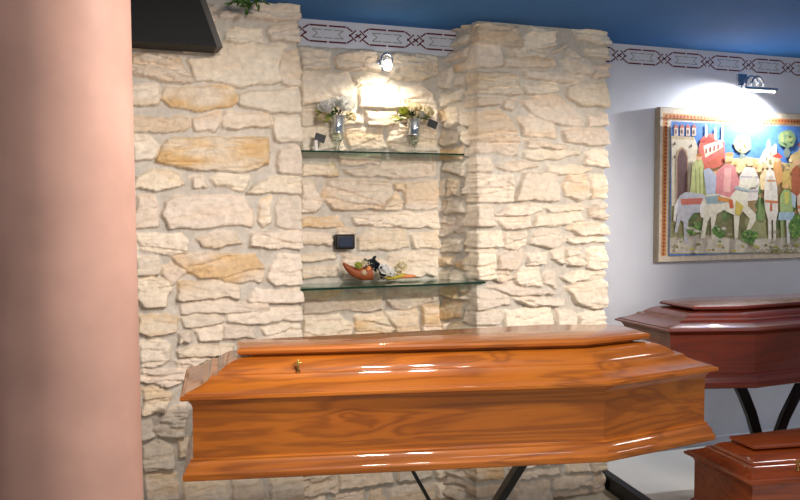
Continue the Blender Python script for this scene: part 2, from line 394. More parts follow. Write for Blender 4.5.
right_st = [
(Hh,.35,[(180,90),(230,88),(365,105),(365,180),(190,175)]),
(Hh,.15,[(368,190),(412,100),(520,120),(500,180),(420,195)]),
(Hh,.1,[(580,115),(640,110),(718,130),(715,178),(590,155)]),
(Hh,.1,[(155,260),(180,190),(220,180),(290,185),(290,262),(170,265)]),
(Hh,.15,[(310,195),(360,192),(480,205),(460,225),(320,220)]),
(Hh,.1,[(490,215),(560,165),(555,185),(520,210)]),
(Hh,.5,[(305,232),(500,235),(510,262),(300,262)]),
(Hh,.05,[(525,245),(570,195),(640,240),(652,270),(640,298),(560,290)]),
(Hh,.1,[(620,195),(690,182),(715,200),(712,235),(640,225)]),
(Hh,.2,[(385,270),(560,297),(630,307),(600,325),(480,325),(385,305)]),
(Hh,.1,[(658,265),(715,250),(718,310),(652,310)]),
(Hh,.35,[(170,300),(210,280),(360,300),(370,375),(170,370)]),
(Hh,.1,[(385,335),(510,332),(515,370),(385,372)]),
(Hh,.2,[(560,345),(600,325),(718,335),(715,425),(600,420),(550,385)]),
(Hh,.2,[(170,400),(290,385),(285,420),(170,430)]),
(Hh,.2,[(302,395),(348,392),(330,440),(295,430)]),
(Hh,.2,[(360,405),(440,380),(520,385),(600,450),(610,500),(520,495),(420,455)]),
(Hh,.1,[(635,460),(715,445),(715,500),(640,505)]),
(Hh,.3,[(170,460),(290,440),(335,490),(365,560),(355,620),(170,602)]),
(Hh,.3,[(345,468),(410,462),(505,500),(505,548),(380,545)]),
(I_,.15,[(535,20),(600,10),(712,25),(705,60),(670,82),(540,65)]),
(I_,.2,[(385,60),(440,58),(560,90),(540,97),(400,85)]),
(I_,.2,[(385,102),(540,105),(610,100),(600,120),(420,140),(385,130)]),
(I_,.1,[(630,105),(705,100),(702,165),(625,155)]),
(I_,.05,[(160,155),(180,125),(250,130),(250,185),(160,190)]),
(I_,.15,[(265,160),(330,140),(450,160),(330,187)]),
(I_,.25,[(475,187),(490,160),(560,160),(650,175),(600,192),(500,197)]),
(I_,.1,[(165,210),(240,197),(335,202),(330,305),(200,305),(165,280)]),
(I_,.1,[(342,300),(380,188),(510,192),(520,240),(510,302)]),
(I_,.4,[(530,240),(560,198),(638,198),(642,280),(600,303),(540,285)]),
(I_,.45,[(652,200),(705,195),(703,290),(655,290)]),
(I_,.2,[(165,345),(190,322),(250,330),(262,400),(165,400)]),
(I_,.2,[(265,355),(330,320),(440,322),(450,340),(400,360)]),
(I_,.1,[(460,325),(620,320),(610,338),(480,342)]),
(I_,.1,[(420,405),(440,360),(600,348),(620,380),(500,402)]),
(I_,.1,[(635,335),(690,305),(712,330),(712,382),(635,370)]),
(I_,.05,[(270,370),(410,368),(405,410),(300,412)]),
(I_,.2,[(555,410),(600,392),(700,400),(712,440),(600,440)]),
(I_,.05,[(165,430),(290,427),(295,485),(165,485)]),
(I_,.15,[(302,430),(390,430),(380,480),(340,497),(302,487)]),
(I_,.0,[(400,470),(425,428),(530,422),(540,470),(480,485)]),
(I_,.1,[(550,445),(690,457),(695,472),(555,467)]),
(J_,.05,[(555,78),(610,68),(618,145),(555,140)]),
(J_,.2,[(630,78),(712,68),(712,155),(635,150)]),
(J_,.05,[(170,78),(265,78),(270,200),(170,185)]),
(J_,.1,[(280,105),(330,78),(390,92),(350,155),(285,150)]),
(J_,.15,[(278,168),(322,160),(325,195),(278,205)]),
(J_,.05,[(332,190),(380,145),(440,152),(452,222),(350,222)]),
(J_,.05,[(397,97),(470,88),(455,135),(402,140)]),
(J_,.05,[(480,78),(543,72),(540,130),(490,120)]),
(J_,.05,[(465,172),(512,160),(505,230),(462,205)]),
(J_,.1,[(525,185),(600,167),(690,167),(690,190),(560,213)]),
(J_,.1,[(540,228),(600,217),(700,200),(708,290),(670,318),(600,290)]),
(J_,.0,[(165,248),(230,235),(315,262),(320,295),(230,318),(170,305)]),
(J_,.0,[(325,268),(400,262),(540,280),(535,295),(420,305)]),
(J_,.0,[(165,332),(290,322),(300,345),(275,372),(165,382)]),
(J_,.0,[(310,322),(490,307),(500,395),(305,400)]),
(J_,.0,[(510,312),(583,327),(580,385),(510,390)]),
(J_,.0,[(592,337),(695,325),(703,380),(605,388)]),
(J_,.0,[(165,395),(290,388),(295,425),(165,425)]),
(J_,.0,[(240,228),(330,205),(400,237),(500,250),(330,257)]),
]
TOP = 2.54; WALLY = 4.15; FZ = -.09
def to_face(lst, Y):
    out = []
    for (ox, oy), oc, pts in lst:
        P = []
        for x, y in pts:
            p = onY(ox+x/4, oy+y/4, Y); P.append((p.x, p.z))
        out.append((P, oc))
    return out
def auto_courses(u0, u1, z0, z1, seed, wmin=.10, wmax=.36):
    rnd = random.Random(seed); out = []; z = z0-.03
    while z < z1:
        h = rnd.uniform(.07, .16); u = u0-rnd.uniform(0, .15)
        while u < u1:
            w = rnd.uniform(wmin, wmax)*(1 if h > .1 else 1.1); g = .011
            j = lambda a=.012: rnd.uniform(-a, a)
            z2 = z+h
            if h > .13 and rnd.random() < .35:
                s = z+h*rnd.uniform(.4, .6)
                for za, zb in ((z, s), (s, z2)):
                    out.append(([(u+g+j(), za+g+j(.006)), (u+w-g+j(), za+g+j(.006)), (u+w-g+j(), zb-g+j(.006)), (u+g+j(), zb-g+j(.006))], rnd.random()**2*.7))
            else:
                out.append(([(u+g+j(), z+g+j()), (u+w*.5, z+g+j()), (u+w-g+j(), z+g+j()), (u+w-g+j(.02), z2-g+j()), (u+w*.4, z2-g+j(.008)), (u+g+j(.02), z2-g+j())], rnd.random()**2*.7))
            u += w
        z += h
    return out
MORTAR = np.array(lin((196, 189, 178))); CREAM = np.array(lin((238, 226, 206))); OCH = np.array(lin((212, 172, 112))); PINK = np.array(lin((224, 206, 192)))
def make_face(u0, u1, z0, z1, res, traced, seed, push=None, thick=.038, wmin=.1, wmax=.36):
    nu = max(2, int(round((u1-u0)/res))+1); nz = max(2, int(round((z1-z0)/res))+1)
    us = np.linspace(u0, u1, nu); zs = np.linspace(z0, z1, nz); U, Z = np.meshgrid(us, zs)
    wu = U+(fbm(U*14, Z*14, seed, 4)-.5)*.036; wz = Z+(fbm(U*15+9, Z*15, seed+5, 4)-.5)*.030
    Hh_ = (fbm(U*9, Z*9, seed+8, 4)-.5)*.012+.002
    C_ = np.ones(U.shape+(3,))*MORTAR*(.9+.2*fbm(U*12, Z*12, seed+3, 3))[..., None]
    cover = np.full(U.shape, -1e9)
    rnd = random.Random(seed)
    stones = [(p, oc, True) for p, oc in traced]+[(p, oc, False) for p, oc in auto_courses(u0, u1, z0, z1, seed, wmin, wmax)]
    for P, oc, tr in stones:
        if push:
            P = [((u+(.05 if abs(u-push[1]) < .035 or u > push[1] else 0) - (.05 if abs(u-push[0]) < .035 or u < push[0] else 0)), z) for u, z in P]
        pu = [a for a, b in P]; pz = [b for a, b in P]
        i0, i1 = np.searchsorted(us, min(pu)-.03), np.searchsorted(us, max(pu)+.03)
        j0, j1 = np.searchsorted(zs, min(pz)-.03), np.searchsorted(zs, max(pz)+.03)
        if i1 <= i0 or j1 <= j0: continue
        sl = (slice(j0, j1), slice(i0, i1))
        d = sdf(P, wu[sl], wz[sl])+(.0075 if tr else .002)
        ins = d > 0
        if not ins.any(): continue
        if not tr:
            if (cover[sl][ins] > -.004).mean() > .04: continue
        sd = rnd.randrange(10000)
        cu, cz = sum(pu)/len(pu), sum(pz)/len(pz); hz = max(.03, max(pz)-min(pz))
        rel = np.clip((Z[sl]-min(pz))/hz, 0, 1)           # 0 bottom, 1 top
        wid = .005+.012*rel
        prof = sst(-.002, 1, d/wid*.9)
        t = thick*rnd.uniform(.75, 1.25)
        lay = fbm(U[sl]*5+sd, Z[sl]*34+(U[sl]-cu)*rnd.uniform(-10, 10)+sd, sd, 4)
        lay2 = fbm(U[sl]*11+sd, Z[sl]*60+sd, sd+3, 3)
        am = .25+1.1*rnd.random()**1.5
        h = t*(1-.5*rel)+((sst(.46, .51, lay)-.5)*.015+(sst(.47, .53, lay2)-.5)*.006)*am+(lay2-.5)*.010*am+(fbm(U[sl]*18, Z[sl]*22, sd, 5)-.5)*.018
        h += (U[sl]-cu)*rnd.uniform(-.04, .04)
        Hh_[sl] = np.where(ins, np.maximum(Hh_[sl]*(1-prof)+h*prof, Hh_[sl]*0+.001), Hh_[sl])
        strk = fbm(U[sl]*4+sd, Z[sl]*13+sd, sd+9, 4)
        f = np.clip(oc*.95*sst(.32, .72, strk)+oc*.2, 0, 1)[..., None]
        k = rnd.random()*.6
        base = (CREAM*(1-k)+PINK*k)*rnd.uniform(.88, 1.06)
        c = base*(1-f)+OCH*f
        m_ = (sst(0, .006, d))[..., None]
        C_[sl] = C_[sl]*(1-m_)+c*m_
        cover[sl] = np.maximum(cover[sl], d)
    return us, zs, Hh_, np.clip(C_, 0, 1)
def stone_mesh(name, P, C_, mt=None):
    """P (nz,nu,3) points"""
    nz, nu = P.shape[:2]
    me = bpy.data.meshes.new(name); idx = np.arange(nz*nu).reshape(nz, nu)
    q = np.stack([idx[:-1, :-1], idx[:-1, 1:], idx[1:, 1:], idx[1:, :-1]], -1).reshape(-1, 4)
    me.vertices.add(nz*nu); me.vertices.foreach_set('co', P.reshape(-1).astype(np.float32))
    me.loops.add(q.size); me.loops.foreach_set('vertex_index', q.reshape(-1).astype(np.int32))
    me.polygons.add(len(q)); me.polygons.foreach_set('loop_start', (np.arange(len(q))*4).astype(np.int32))
    me.polygons.foreach_set('loop_total', np.full(len(q), 4, np.int32)) if False else None
    me.update(calc_edges=True); me.validate()
    a = me.color_attributes.new('col', 'FLOAT_COLOR', 'POINT')
    a.data.foreach_set('color', np.concatenate([C_.reshape(-1, 3), np.ones((nz*nu, 1))], 1).reshape(-1).astype(np.float32))
    me.polygons.foreach_set('use_smooth', [True]*len(me.polygons))
    o = link(name, me, mt or M['stone'])
    tag(o, kind='structure')
    return o
RES = .0052
# left pier: front face Y=3.90 facing -Y, from X=-1.6 to .875 ; then its reveal (hidden) facing +X
LE, PY = .878, 3.898
def build_pier(name, xa, xb, traced, seed, left_side, right_side, zt=TOP, splay=0):
    """front from xa to xb; side strips back to the wall on chosen sides, stones wrapped round the corners"""
    us, zs, Hf, Cf = make_face(xa, xb, FZ, zt, RES, traced, seed, push=(xa if left_side else -99, xb if right_side else 99))
    nz, nu = Hf.shape
    P = np.zeros((nz, nu, 3)); P[..., 0] = us[None, :]; P[..., 1] = PY-Hf; P[..., 2] = zs[:, None]
    # mitre at corners: the corner column moves out sideways too, easing off over 2.5 cm
    parts = [(P, Cf)]
    for side, sgn in ((left_side, -1), (right_side, 1)):
        if not side: continue
        ci = 0 if sgn < 0 else nu-1
        hc = Hf[:, ci].copy(); cc = Cf[:, ci].copy()
        dist = np.abs(us-us[ci]); hx = .016+.3*np.clip(hc, 0, .05); P[..., 0] += sgn*np.exp(-(dist/.018)**2)[None, :]*hx[:, None]
        # rounded corner
        P[:, ci, 1] += .006
        depth = WALLY-.005-PY
        su, sz, Hs, Cs = make_face(0, depth, FZ, zt, RES, [], seed+77+sgn, thick=.034, wmin=.09, wmax=.19)
        w = np.exp(-((su[None, :]/(.05+.05*vn(sz*9, sz*0+seed, 3))[:, None])**4))
        Hs = Hs*(1-w)+(hx[:, None]+(fbm(su[None, :]*25+sz[:, None]*0, sz[:, None]*25+su[None, :]*0, seed+2)-.5)*.012)*w
        Cs = Cs*(1-w[..., None])+cc[:, None, :]*w[..., None]
        Q = np.zeros(Hs.shape+(3,)); Q[..., 0] = (xa if sgn < 0 else xb)+sgn*Hs; Q[..., 1] = PY+su[None, :]; Q[..., 2] = sz[:, None]
        if sgn < 0: Q[..., 0] -= splay*(1-.75*sst(2.25, 2.5, sz))[:, None]*(su/depth)[None, :]
        e = np.exp(-(su/.018)**2)[None, :]; Q[..., 1] -= e*np.clip(hc, 0, .05)[:, None]
        Q[:, 0, :] = P[:, ci, :]
        if sgn > 0: parts.append((Q[:, 1:], Cs[:, 1:]))
        else: parts.insert(0, (Q[:, :0:-1], Cs[:, :0:-1]))
    PP = np.concatenate([p for p, c in parts], 1); CC = np.concatenate([c for p, c in parts], 1)
    return stone_mesh(name, PP, CC)
build_pier('wall_left', -1.45, LE, to_face(left_st, 3.872), 11, False, True)
build_pier('wall_right', 1.888, 2.655, to_face(right_st, 3.872), 23, True, True, splay=.115)
# back of the niche
nt_ = to_face(niche_st, 4.12)
us, zs, Hn, Cn = make_face(LE-.02, 1.93, FZ, 2.405, RES, nt_, 37)
top = sst(2.405, 2.385, zs[:, None]+(fbm(us[None, :]*12+zs[:, None]*0, zs[:, None]*0+us[None, :]*0, 5)-.5)*.03)
P = np.zeros(Hn.shape+(3,)); P[..., 0] = us[None, :]; P[..., 1] = WALLY-.004-np.maximum(Hn+.006, 0)*top+.006*(1-top); P[..., 2] = zs[:, None]
stone_mesh('wall_niche', P, Cn)

# ------------------------------------------------------------------ room shell
def struct_box(name, lo, hi, mt):
    bm = bmesh.new(); box(bm, lo, hi); return tag(obj(name, bm, mt), kind='structure')
struct_box('wall_back', (-3.2, WALLY, FZ), (6.2, WALLY+.15, TOP+.0), M['plaster'])
struct_box('floor', (-3.2, -3.6, FZ-.1), (6.2, WALLY+.15, FZ), M['floor'])
struct_box('ceiling', (-3.2, -3.6, TOP), (6.2, WALLY+.15, TOP+.12), M['ceiling'])
struct_box('wall_west', (-3.35, -3.6, FZ), (-3.2, WALLY+.15, TOP), M['plaster'])
struct_box('wall_east', (6.2, -3.6, FZ), (6.35, WALLY+.15, TOP), M['plaster'])
struct_box('baseboard_back', (2.72, WALLY-.012, FZ), (6.2, WALLY, .05), M['plaster'])

# painted stencil border below the ceiling
def stroke(bm, a, b, w, y, gaps=0):
    a, b = Vector(a), Vector(b); d = (b-a); L = d.length; d.normalize(); n = Vector((-d.y, d.x))*w/2
    segs = [(0, L)] if not gaps else [(L*k/gaps+.005*(k > 0), L*(k+1)/gaps-.005*(k < gaps-1)) for k in range(gaps)]
    for s, e in segs:
        vs = [bm.verts.new((q.x, y, q.y)) for q in (a+d*s+n, a+d*s-n, a+d*e-n, a+d*e+n)]
        bm.faces.new(vs)
bm1, bm2 = bmesh.new(), bmesh.new()
PIT = .331; ZC = 2.470; hh = .042; x0 = 1.117
for k in range(-1, 16):
    c = x0+k*PIT; L = .100; y = WALLY-.0015
    for s in (1, -1): stroke(bm1, (c-L, ZC+s*hh), (c+L, ZC+s*hh), .009, y, 2)
    xa_, xb_ = c+L+.004, c+PIT-L-.004; W_ = xb_-xa_
    for sg in (1, -1):
        def at_(t): return (xa_+W_*t, ZC+sg*(hh-2*hh*t))
        for t0, t1 in (((0, .27), (.35, .65), (.75, 1)) if sg < 0 else ((0, .25), (.40, .62), (.72, 1))): stroke(bm1, at_(t0), at_(t1), .008, y-.0002)
        stroke(bm1, (xa_+.012, ZC-sg*.006), (xa_+.052, ZC+sg*(hh-.012)), .007, y-.0003)
        stroke(bm1, (xb_-.012, ZC+sg*.006), (xb_-.052, ZC-sg*(hh-.012)), .007, y-.0003)
    for s in (1, -1):
        stroke(bm2, (c-L*.85, ZC+s*.021), (c+L*.85, ZC+s*.021), .005, y, 3)
        stroke(bm2, (c+s*L*.85, ZC+.021), (c+s*(L*.85-.028), ZC), .005, y)
        stroke(bm2, (c+s*L*.85, ZC-.021), (c+s*(L*.85-.028), ZC), .005, y)
tag(obj('trim_1', bm1, M['border']), kind='structure')
tag(obj('trim_2', bm2, M['border2']), kind='structure')

# ------------------------------------------------------------------ marble column
cz = 2.02; cpx = 66.5
cc = CAM+fw*0+Vector((0, 0, 0)); q = fw*cz+rr*((cpx-400)/FPX*cz)
colr = .171
bm = bmesh.new()
lathe(bm, [(0, FZ+.001), (colr+.06, FZ+.001), (colr+.06, .05), (colr+.045, .07), (colr+.03, .1), (colr+.012, .12), (colr+.004, .14), (colr+.004, .5), (colr, 1.0), (colr-.004, 1.8), (colr-.006, TOP-.003), (0, TOP-.003)], (q.x, q.y, 0), 96)
co = obj('marble_column', bm, M['marble'], smooth=True, sharp=35)
tag(co, 'thick round pink marble column standing in the left foreground', 'column')

# ------------------------------------------------------------------ coffins
def hexo(Lf, Lh, hf, hs, hk, iside, if_, ih):
    """foot at -X end. outline (ccw from foot near corner) inset; iside side inset, if_ foot inset, ih head inset"""
    lines = []
    pts = [Vector((-Lf, -hf)), Vector((0, -hs)), Vector((Lh, -hk)), Vector((Lh, hk)), Vector((0, hs)), Vector((-Lf, hf))]
    ins = [iside, iside, ih, iside, iside, if_]
    for i in range(6):
        a, b = pts[i], pts[(i+1) % 6]; d = (b-a).normalized(); n = Vector((-d.y, d.x))
        lines.append((a+n*ins[i], d))
    out = []
    for i in range(6):
        (p, d), (q_, e) = lines[i-1], lines[i]
        cr = d.x*e.y-d.y*e.x; t = ((q_-p).x*e.y-(q_-p).y*e.x)/cr
        out.append(p+d*t)
    return out
def crisp(bm, ang=30):
    bm.normal_update()
    for e in bm.edges:
        if len(e.link_faces) == 2:
            a, b = e.verts
            vert = abs((a.co-b.co).z) > 1e-5 or (a.index % 6) == (b.index % 6) and a.index // 6 != b.index // 6
            if vert or e.calc_face_angle(0) > math.radians(ang): e.smooth = False
def loft(bm, rings, cap0=True, cap1=True):
    R = [[bm.verts.new(v) for v in r] for r in rings]
    for A_, B_ in zip(R, R[1:]):
        for k in range(len(A_)): bm.faces.new((A_[k], A_[(k+1) % len(A_)], B_[(k+1) % len(A_)], B_[k]))
    if cap0: bm.faces.new(R[0][::-1])
    if cap1: bm.faces.new(R[-1])
    bm.verts.index_update(); bmesh.ops.recalc_face_normals(bm, faces=bm.faces)
    if len(rings[0]) == 6: crisp(bm)
def coffin(name, label, loc, rz, dims, zb, mt, kf=2.1, kh=2.6, crosses=(), hgt=.28, lidh=.13, flip=False, group=None, ks=1.0):
    Lf, Lh, hf, hs, hk = dims
    root = empty(name, (loc[0], loc[1], zb), rz); tag(root, label, 'coffin', group)
    sx = -1 if flip else 1
    def ring(i, z, f=1, h=1): return [Vector((p.x*sx, p.y, z)) for p in hexo(Lf, Lh, hf, hs, hk, i, i*f, i*h)]
    # plinth moulding
    bm = bmesh.new()
    loft(bm, [ring(i, z) for i, z in [(.030, 0), (.006, .0), (.001, .004), (0, .012), (.0, .022), (.006, .027), (.008, .030), (.010, .040), (.016, .052), (.024, .060), (.024, .066), (.030, .070)]])
    obj('base_moulding', bm, mt, root, smooth=True)
    bm = bmesh.new()
    loft(bm, [ring(i, z) for i, z in [(.034, .064), (.034, hgt-.030), (.030, hgt-.018), (.022, hgt-.008), (.018, hgt)]])
    obj('body', bm, mt, root, smooth=True)
    s = lidh/.13
    prof = [(.012, 0), (0, 0), (-.004, .003), (-.004, .012), (0, .015), (.007, .015), (.008, .021), (.020, .026), (.033, .036), (.041, .047), (.044, .058), (.052, .059), (.053, .064), (.058, .073), (.066, .084), (.076, .092), (.088, .096), (.104, .097), (.106, .104)]
    bm = bmesh.new()
    loft(bm, [ring(i*(1+(ks-1)*min(1, max(0, i)/.05)), hgt+z*s, kf, kh) for i, z in prof])
    lid_ = obj('lid', bm, mt, root, smooth=True)
    prof = [(.104, .104), (.090, .105), (.085, .110), (.084, .119), (.087, .126), (.093, .130)]
    bm = bmesh.new()
    loft(bm, [ring(i*ks, hgt+z*s, kf*.98, kh*.98) for i, z in prof])
    obj('top_panel', bm, mt, root, smooth=True)
    for (x, y, z) in crosses:
        bm = bmesh.new(); box(bm, (x-.0035, y-.006, z-.018), (x+.0035, y+.002, z+.020), .0012); box(bm, (x-.011, y-.005, z+.004), (x+.011, y+.001, z+.010), .0012)
        lathe(bm, [(0, .0), (.008, .0), (.009, .004), (.004, .010), (0, .012)], (x, y-.002, z-.026), 12)
        tag(obj('screw_cross', bm, M['brass'], lid_, smooth=True, sharp=40), 'brass cross screw')
    return root
a0 = math.radians(-7.8)
ca, sa = math.cos(a0), math.sin(a0)
hs = .355
shx, shy = 1.648, 2.361       # near shoulder corner of the rim
ox, oy = shx-hs*(sa)*1 * 1.0, shy+hs*ca
ox = shx - hs*math.sin(a0) * 1.0; ox = shx+hs*(-math.sin(a0))
M['pine'] = wood('varnished_pine', (210, 126, 34), (178, 88, 18), (84, 30, 8), knots=[(-.915, -.27, .200, .0055), (-.835, -.28, .15, .009), (-.35, -.22, .365, .005), (.05, -.3, .33, .003)])
M['mahog'] = wood('dark_varnished_mahogany', (116, 36, 8), (84, 21, 5), (36, 9, 3), grain=.7)
M['cherry'] = wood('red_brown_varnished_wood', (186, 88, 28), (144, 56, 14), (72, 20, 6), grain=.8)
M['mahog2'] = M['mahog']
main = coffin('coffin', 'glossy orange pine coffin in front of stone piers, nearest the viewer', (ox, oy), a0, (1.462, .525, .235, hs, .20), .65, M['pine'], hgt=.27, lidh=.145, ks=1.85, kf=1.2, kh=1.5,
              crosses=[(-1.075, -.175, .362)])
# dark coffin against the wall, head end left
a1 = math.radians(-1.0)
kx, ky = 2.957, 3.014
hs2 = .335
coffin('coffin', 'dark mahogany coffin on black scissor trolley under the picture', (kx-hs2*math.sin(a1), ky+hs2*math.cos(a1)), a1, (1.5, .44, .225, hs2, .215), .67, M['mahog'], kf=1.6, kh=1.6, flip=True, lidh=.108, ks=1.6)
# low coffin at right
a2 = math.radians(-5)
pc = onZ(751, 486, .36)
w3 = .235
lx = pc.x; ly = pc.y
# local: foot left near corner (-Lf,-hf)
Lf3 = 1.45; hf3 = .235
ox3 = lx + Lf3*math.cos(a2) - hf3*math.sin(a2); oy3 = ly + Lf3*math.sin(a2) + hf3*math.cos(a2)
_i3 = (Matrix.Translation((ox3, oy3, .08)) @ Matrix.Rotation(a2, 4, 'Z')).inverted()
third = coffin('coffin', 'reddish brown coffin low at bottom right corner, partly cut off', (ox3, oy3), a2, (Lf3, .5, hf3, .34, .2), .08, M['cherry'], kf=.85, ks=1.9, lidh=.122,
       crosses=[tuple(_i3 @ onZ(733, 442, .445)), tuple(_i3 @ onZ(797, 464, .425))])
bm = bmesh.new(); d3 = Matrix.Rotation(a2, 4, 'Z')
root = empty('coffin_trolley', (ox3, oy3, 0), a2); tag(root, 'low black frame with castors beneath the bottom right coffin', 'trolley')
for s in (-1, 1):
    bm = bmesh.new(); bar(bm, (-1.3, s*.15, .065), (.35, s*.15, .065), .04, .03); obj('rail', bm, M['black'], root)
for x in (-1.2, .25):
    bm = bmesh.new(); bar(bm, (x, -.2, .065), (x, .2, .065), .028, .028); cb_ = obj('crossbar', bm, M['black'], root)
    for s in (-1, 1):
        bm = bmesh.new(); tube(bm, [(x-.012, s*.15, .026), (x+.012, s*.15, .026)], .026, 20); obj('castor', bm, M['black'], cb_, smooth=True, sharp=40)
# coffin behind the column
q2 = onZ(6, 400, .92)
a3 = math.radians(6)
coffin('coffin', 'dark red coffin at left edge, mostly hidden by pink column', (q2.x-.56, q2.y+.15), a3, (1.45, .5, .23, .34, .2), .62, M['mahog'], kh=2.0)

# trolley of the main coffin : crossed legs
def legs(name, label, loc, rz, zt, xc, half_top, half_bot, ys, w=.05, th=.02):
    root = empty(name, (loc[0], loc[1], 0), rz); tag(root, label, 'trolley')
    for s in (-1, 1):
        bm = bmesh.new(); bar(bm, (xc-.62, s*ys, zt-.0125), (xc+.62, s*ys, zt-.0125), .025, .025); obj('top_rail', bm, M['black'], root)
        bm = bmesh.new(); bar(bm, (xc-.62, s*ys, .03), (xc+.62, s*ys, .03), .025, .025); obj('base_rail', bm, M['black'], root)
    return root
tr = empty('coffin_trolley', (ox, oy, 0), a0); tag(tr, 'black crossed-leg trolley carrying the orange coffin', 'trolley')
inv = (Matrix.Translation((ox, oy, 0)) @ Matrix.Rotation(a0, 4, 'Z')).inverted()
for s in (-1, 1):
    bm = bmesh.new(); bar(bm, (-.75, s*.15, .637), (.3, s*.15, .637), .03, .024); obj('top_rail', bm, M['black'], tr)
def on_local(px, py, iv, y0):
    a = iv @ CAM; d = iv.to_3x3() @ ray(px, py); return a+d*((y0-a.y)/d.y)
p1, p1b = on_local(526, 463, inv, 0), on_local(503, 500, inv, 0); p2, p2b = on_local(411, 468, inv, 0), on_local(429, 500, inv, 0)
def bent(bm, pts, w, d, up=(0, 1, 0)):
    for a, b in zip(pts, pts[1:]): bar(bm, a, b, w, d, up=up)
def down(a, b, zt_, zl):
    d = (b-a)/(b.z-a.z); return a+d*(zt_-a.z), a+d*(zl-a.z)
l1, l2 = down(p1, p1b, .638, FZ+.035), down(p2, p2b, .638, FZ+.035)
bm = bmesh.new(); bar(bm, Vector((l1[0].x, .03, l1[0].z)), Vector((l1[1].x, .03, l1[1].z)), .03, .05, up=(0, 1, 0)); obj('leg', bm, M['black'], tr)
bm = bmesh.new(); bar(bm, Vector((l2[0].x, -.01, l2[0].z)), Vector((l2[1].x, -.01, l2[1].z)), .014, .018, up=(0, 1, 0)); obj('leg', bm, M['black'], tr)
for x in (l1[0].x, l2[0].x):
    bm = bmesh.new(); bar(bm, (x, -.17, .62), (x, .17, .62), .02, .02); obj('crossbar', bm, M['black'], tr)
for x in (l1[1].x, l2[1].x):
    bm = bmesh.new(); bar(bm, (x, -.3, FZ+.018), (x, .3, FZ+.018), .05, .034); obj('foot', bm, M['black'], tr)
# trolley of the dark coffin
ox2, oy2 = kx-hs2*math.sin(a1), ky+hs2*math.cos(a1)
tr = empty('coffin_trolley', (ox2, oy2, 0), a1); tag(tr, 'black scissor trolley with crossed curved legs under dark coffin', 'trolley')
inv2 = (Matrix.Translation((ox2, oy2, 0)) @ Matrix.Rotation(a1, 4, 'Z')).inverted()
for s in (-1, 1):
    bm = bmesh.new(); bar(bm, (-.3, s*.14, .657), (1.4, s*.14, .657), .03, .024); obj('top_rail', bm, M['black'], tr)
def curved_leg(bm, pts, w, th):
    n = len(pts); vs = []
    for i, p in enumerate(pts):
        p = Vector(p); t = (Vector(pts[min(i+1, n-1)])-Vector(pts[max(i-1, 0)])).normalized(); nrm = Vector((-t.z, 0, t.x))*w/2
        vs.append([bm.verts.new(p+nrm+Vector((0, -th/2, 0))), bm.verts.new(p-nrm+Vector((0, -th/2, 0))), bm.verts.new(p-nrm+Vector((0, th/2, 0))), bm.verts.new(p+nrm+Vector((0, th/2, 0)))])
    for A_, B_ in zip(vs, vs[1:]):
        for k in range(4): bm.faces.new((A_[k], A_[(k+1) % 4], B_[(k+1) % 4], B_[k]))
    bm.faces.new(vs[0]); bm.faces.new(vs[-1][::-1])
ya = -.02
A1 = [on_local(x, y, inv2, ya) for x, y in ((736, 380), (744, 396), (751, 414), (757, 436), (761, 470))]
B1 = [on_local(x, y, inv2, ya) for x, y in ((812, 378), (800, 396), (789, 418), (781, 440), (770, 470))]
for L_, dy in ((A1, 0), (B1, .03)):
    pts = [Vector((p.x, ya+dy, p.z)) for p in L_]; d = pts[-1]-pts[-2]
    pts.append(pts[-1]+d*((pts[-1].z-.045)/max(.01, -d.z)))
    pts[0].z = .64
    bm = bmesh.new(); curved_leg(bm, pts, .06, .024); obj('leg', bm, M['black'], tr)
for L_ in (A1, B1):
    pts = L_; d = pts[-1]-pts[-2]; e_ = pts[-1]+d*((pts[-1].z-.045)/max(.01, -d.z))
    bm = bmesh.new(); bar(bm, (e_.x, -.28, .02), (e_.x, .28, .02), .05, .038); obj('foot', bm, M['black'], tr)
f1, f2 = onZ(606, 469, 0), onZ(652, 500, 0)
rp = empty('display_platform', (f1.x, 3.0, FZ)); tag(rp, 'low white display platform with black edge along the right wall', 'platform')
dx_ = (f2.x-f1.x)/(f2.y-f1.y); yb_, yf_ = WALLY-.014-3.0, 1.95-3.0
xl_ = lambda y: dx_*(y+3.0-f1.y)
def prism(bm, pts, z0, z1):
    loft(bm, [[Vector((x, y, z0)) for x, y in pts], [Vector((x, y, z1)) for x, y in pts]])
bm = bmesh.new(); prism(bm, [(xl_(yf_)+.004, yf_), (3.4, yf_), (3.4, yb_), (xl_(yb_)+.004, yb_)], .001, .0895); obj('top_board', bm, M['dais'], rp)
bm = bmesh.new(); prism(bm, [(xl_(yf_)-.045, yf_), (xl_(yf_)+.003, yf_), (xl_(yb_)+.003, yb_), (xl_(yb_)-.045, yb_)], .001, .088); obj('edge_strip', bm, M['black'], rp)
tr2root = tr
tr = empty('coffin_trolley', (q2.x-.56, q2.y+.15, 0), a3); tag(tr, 'black trolley under the dark coffin behind pink column', 'trolley')
for s in (-1, 1):
    bm = bmesh.new(); bar(bm, (-.9, s*.14, .607), (.3, s*.14, .607), .03, .024); obj('top_rail', bm, M['black'], tr)
    bm = bmesh.new(); bar(bm, (-.8, s*.14, .6), (.2, s*.14, FZ+.015), .02, .045, up=(0, 1, 0)); obj('leg', bm, M['black'], tr)
    bm = bmesh.new(); bar(bm, (.2, s*.165, .6), (-.8, s*.165, FZ+.015), .02, .045, up=(0, 1, 0)); obj('leg', bm, M['black'], tr)

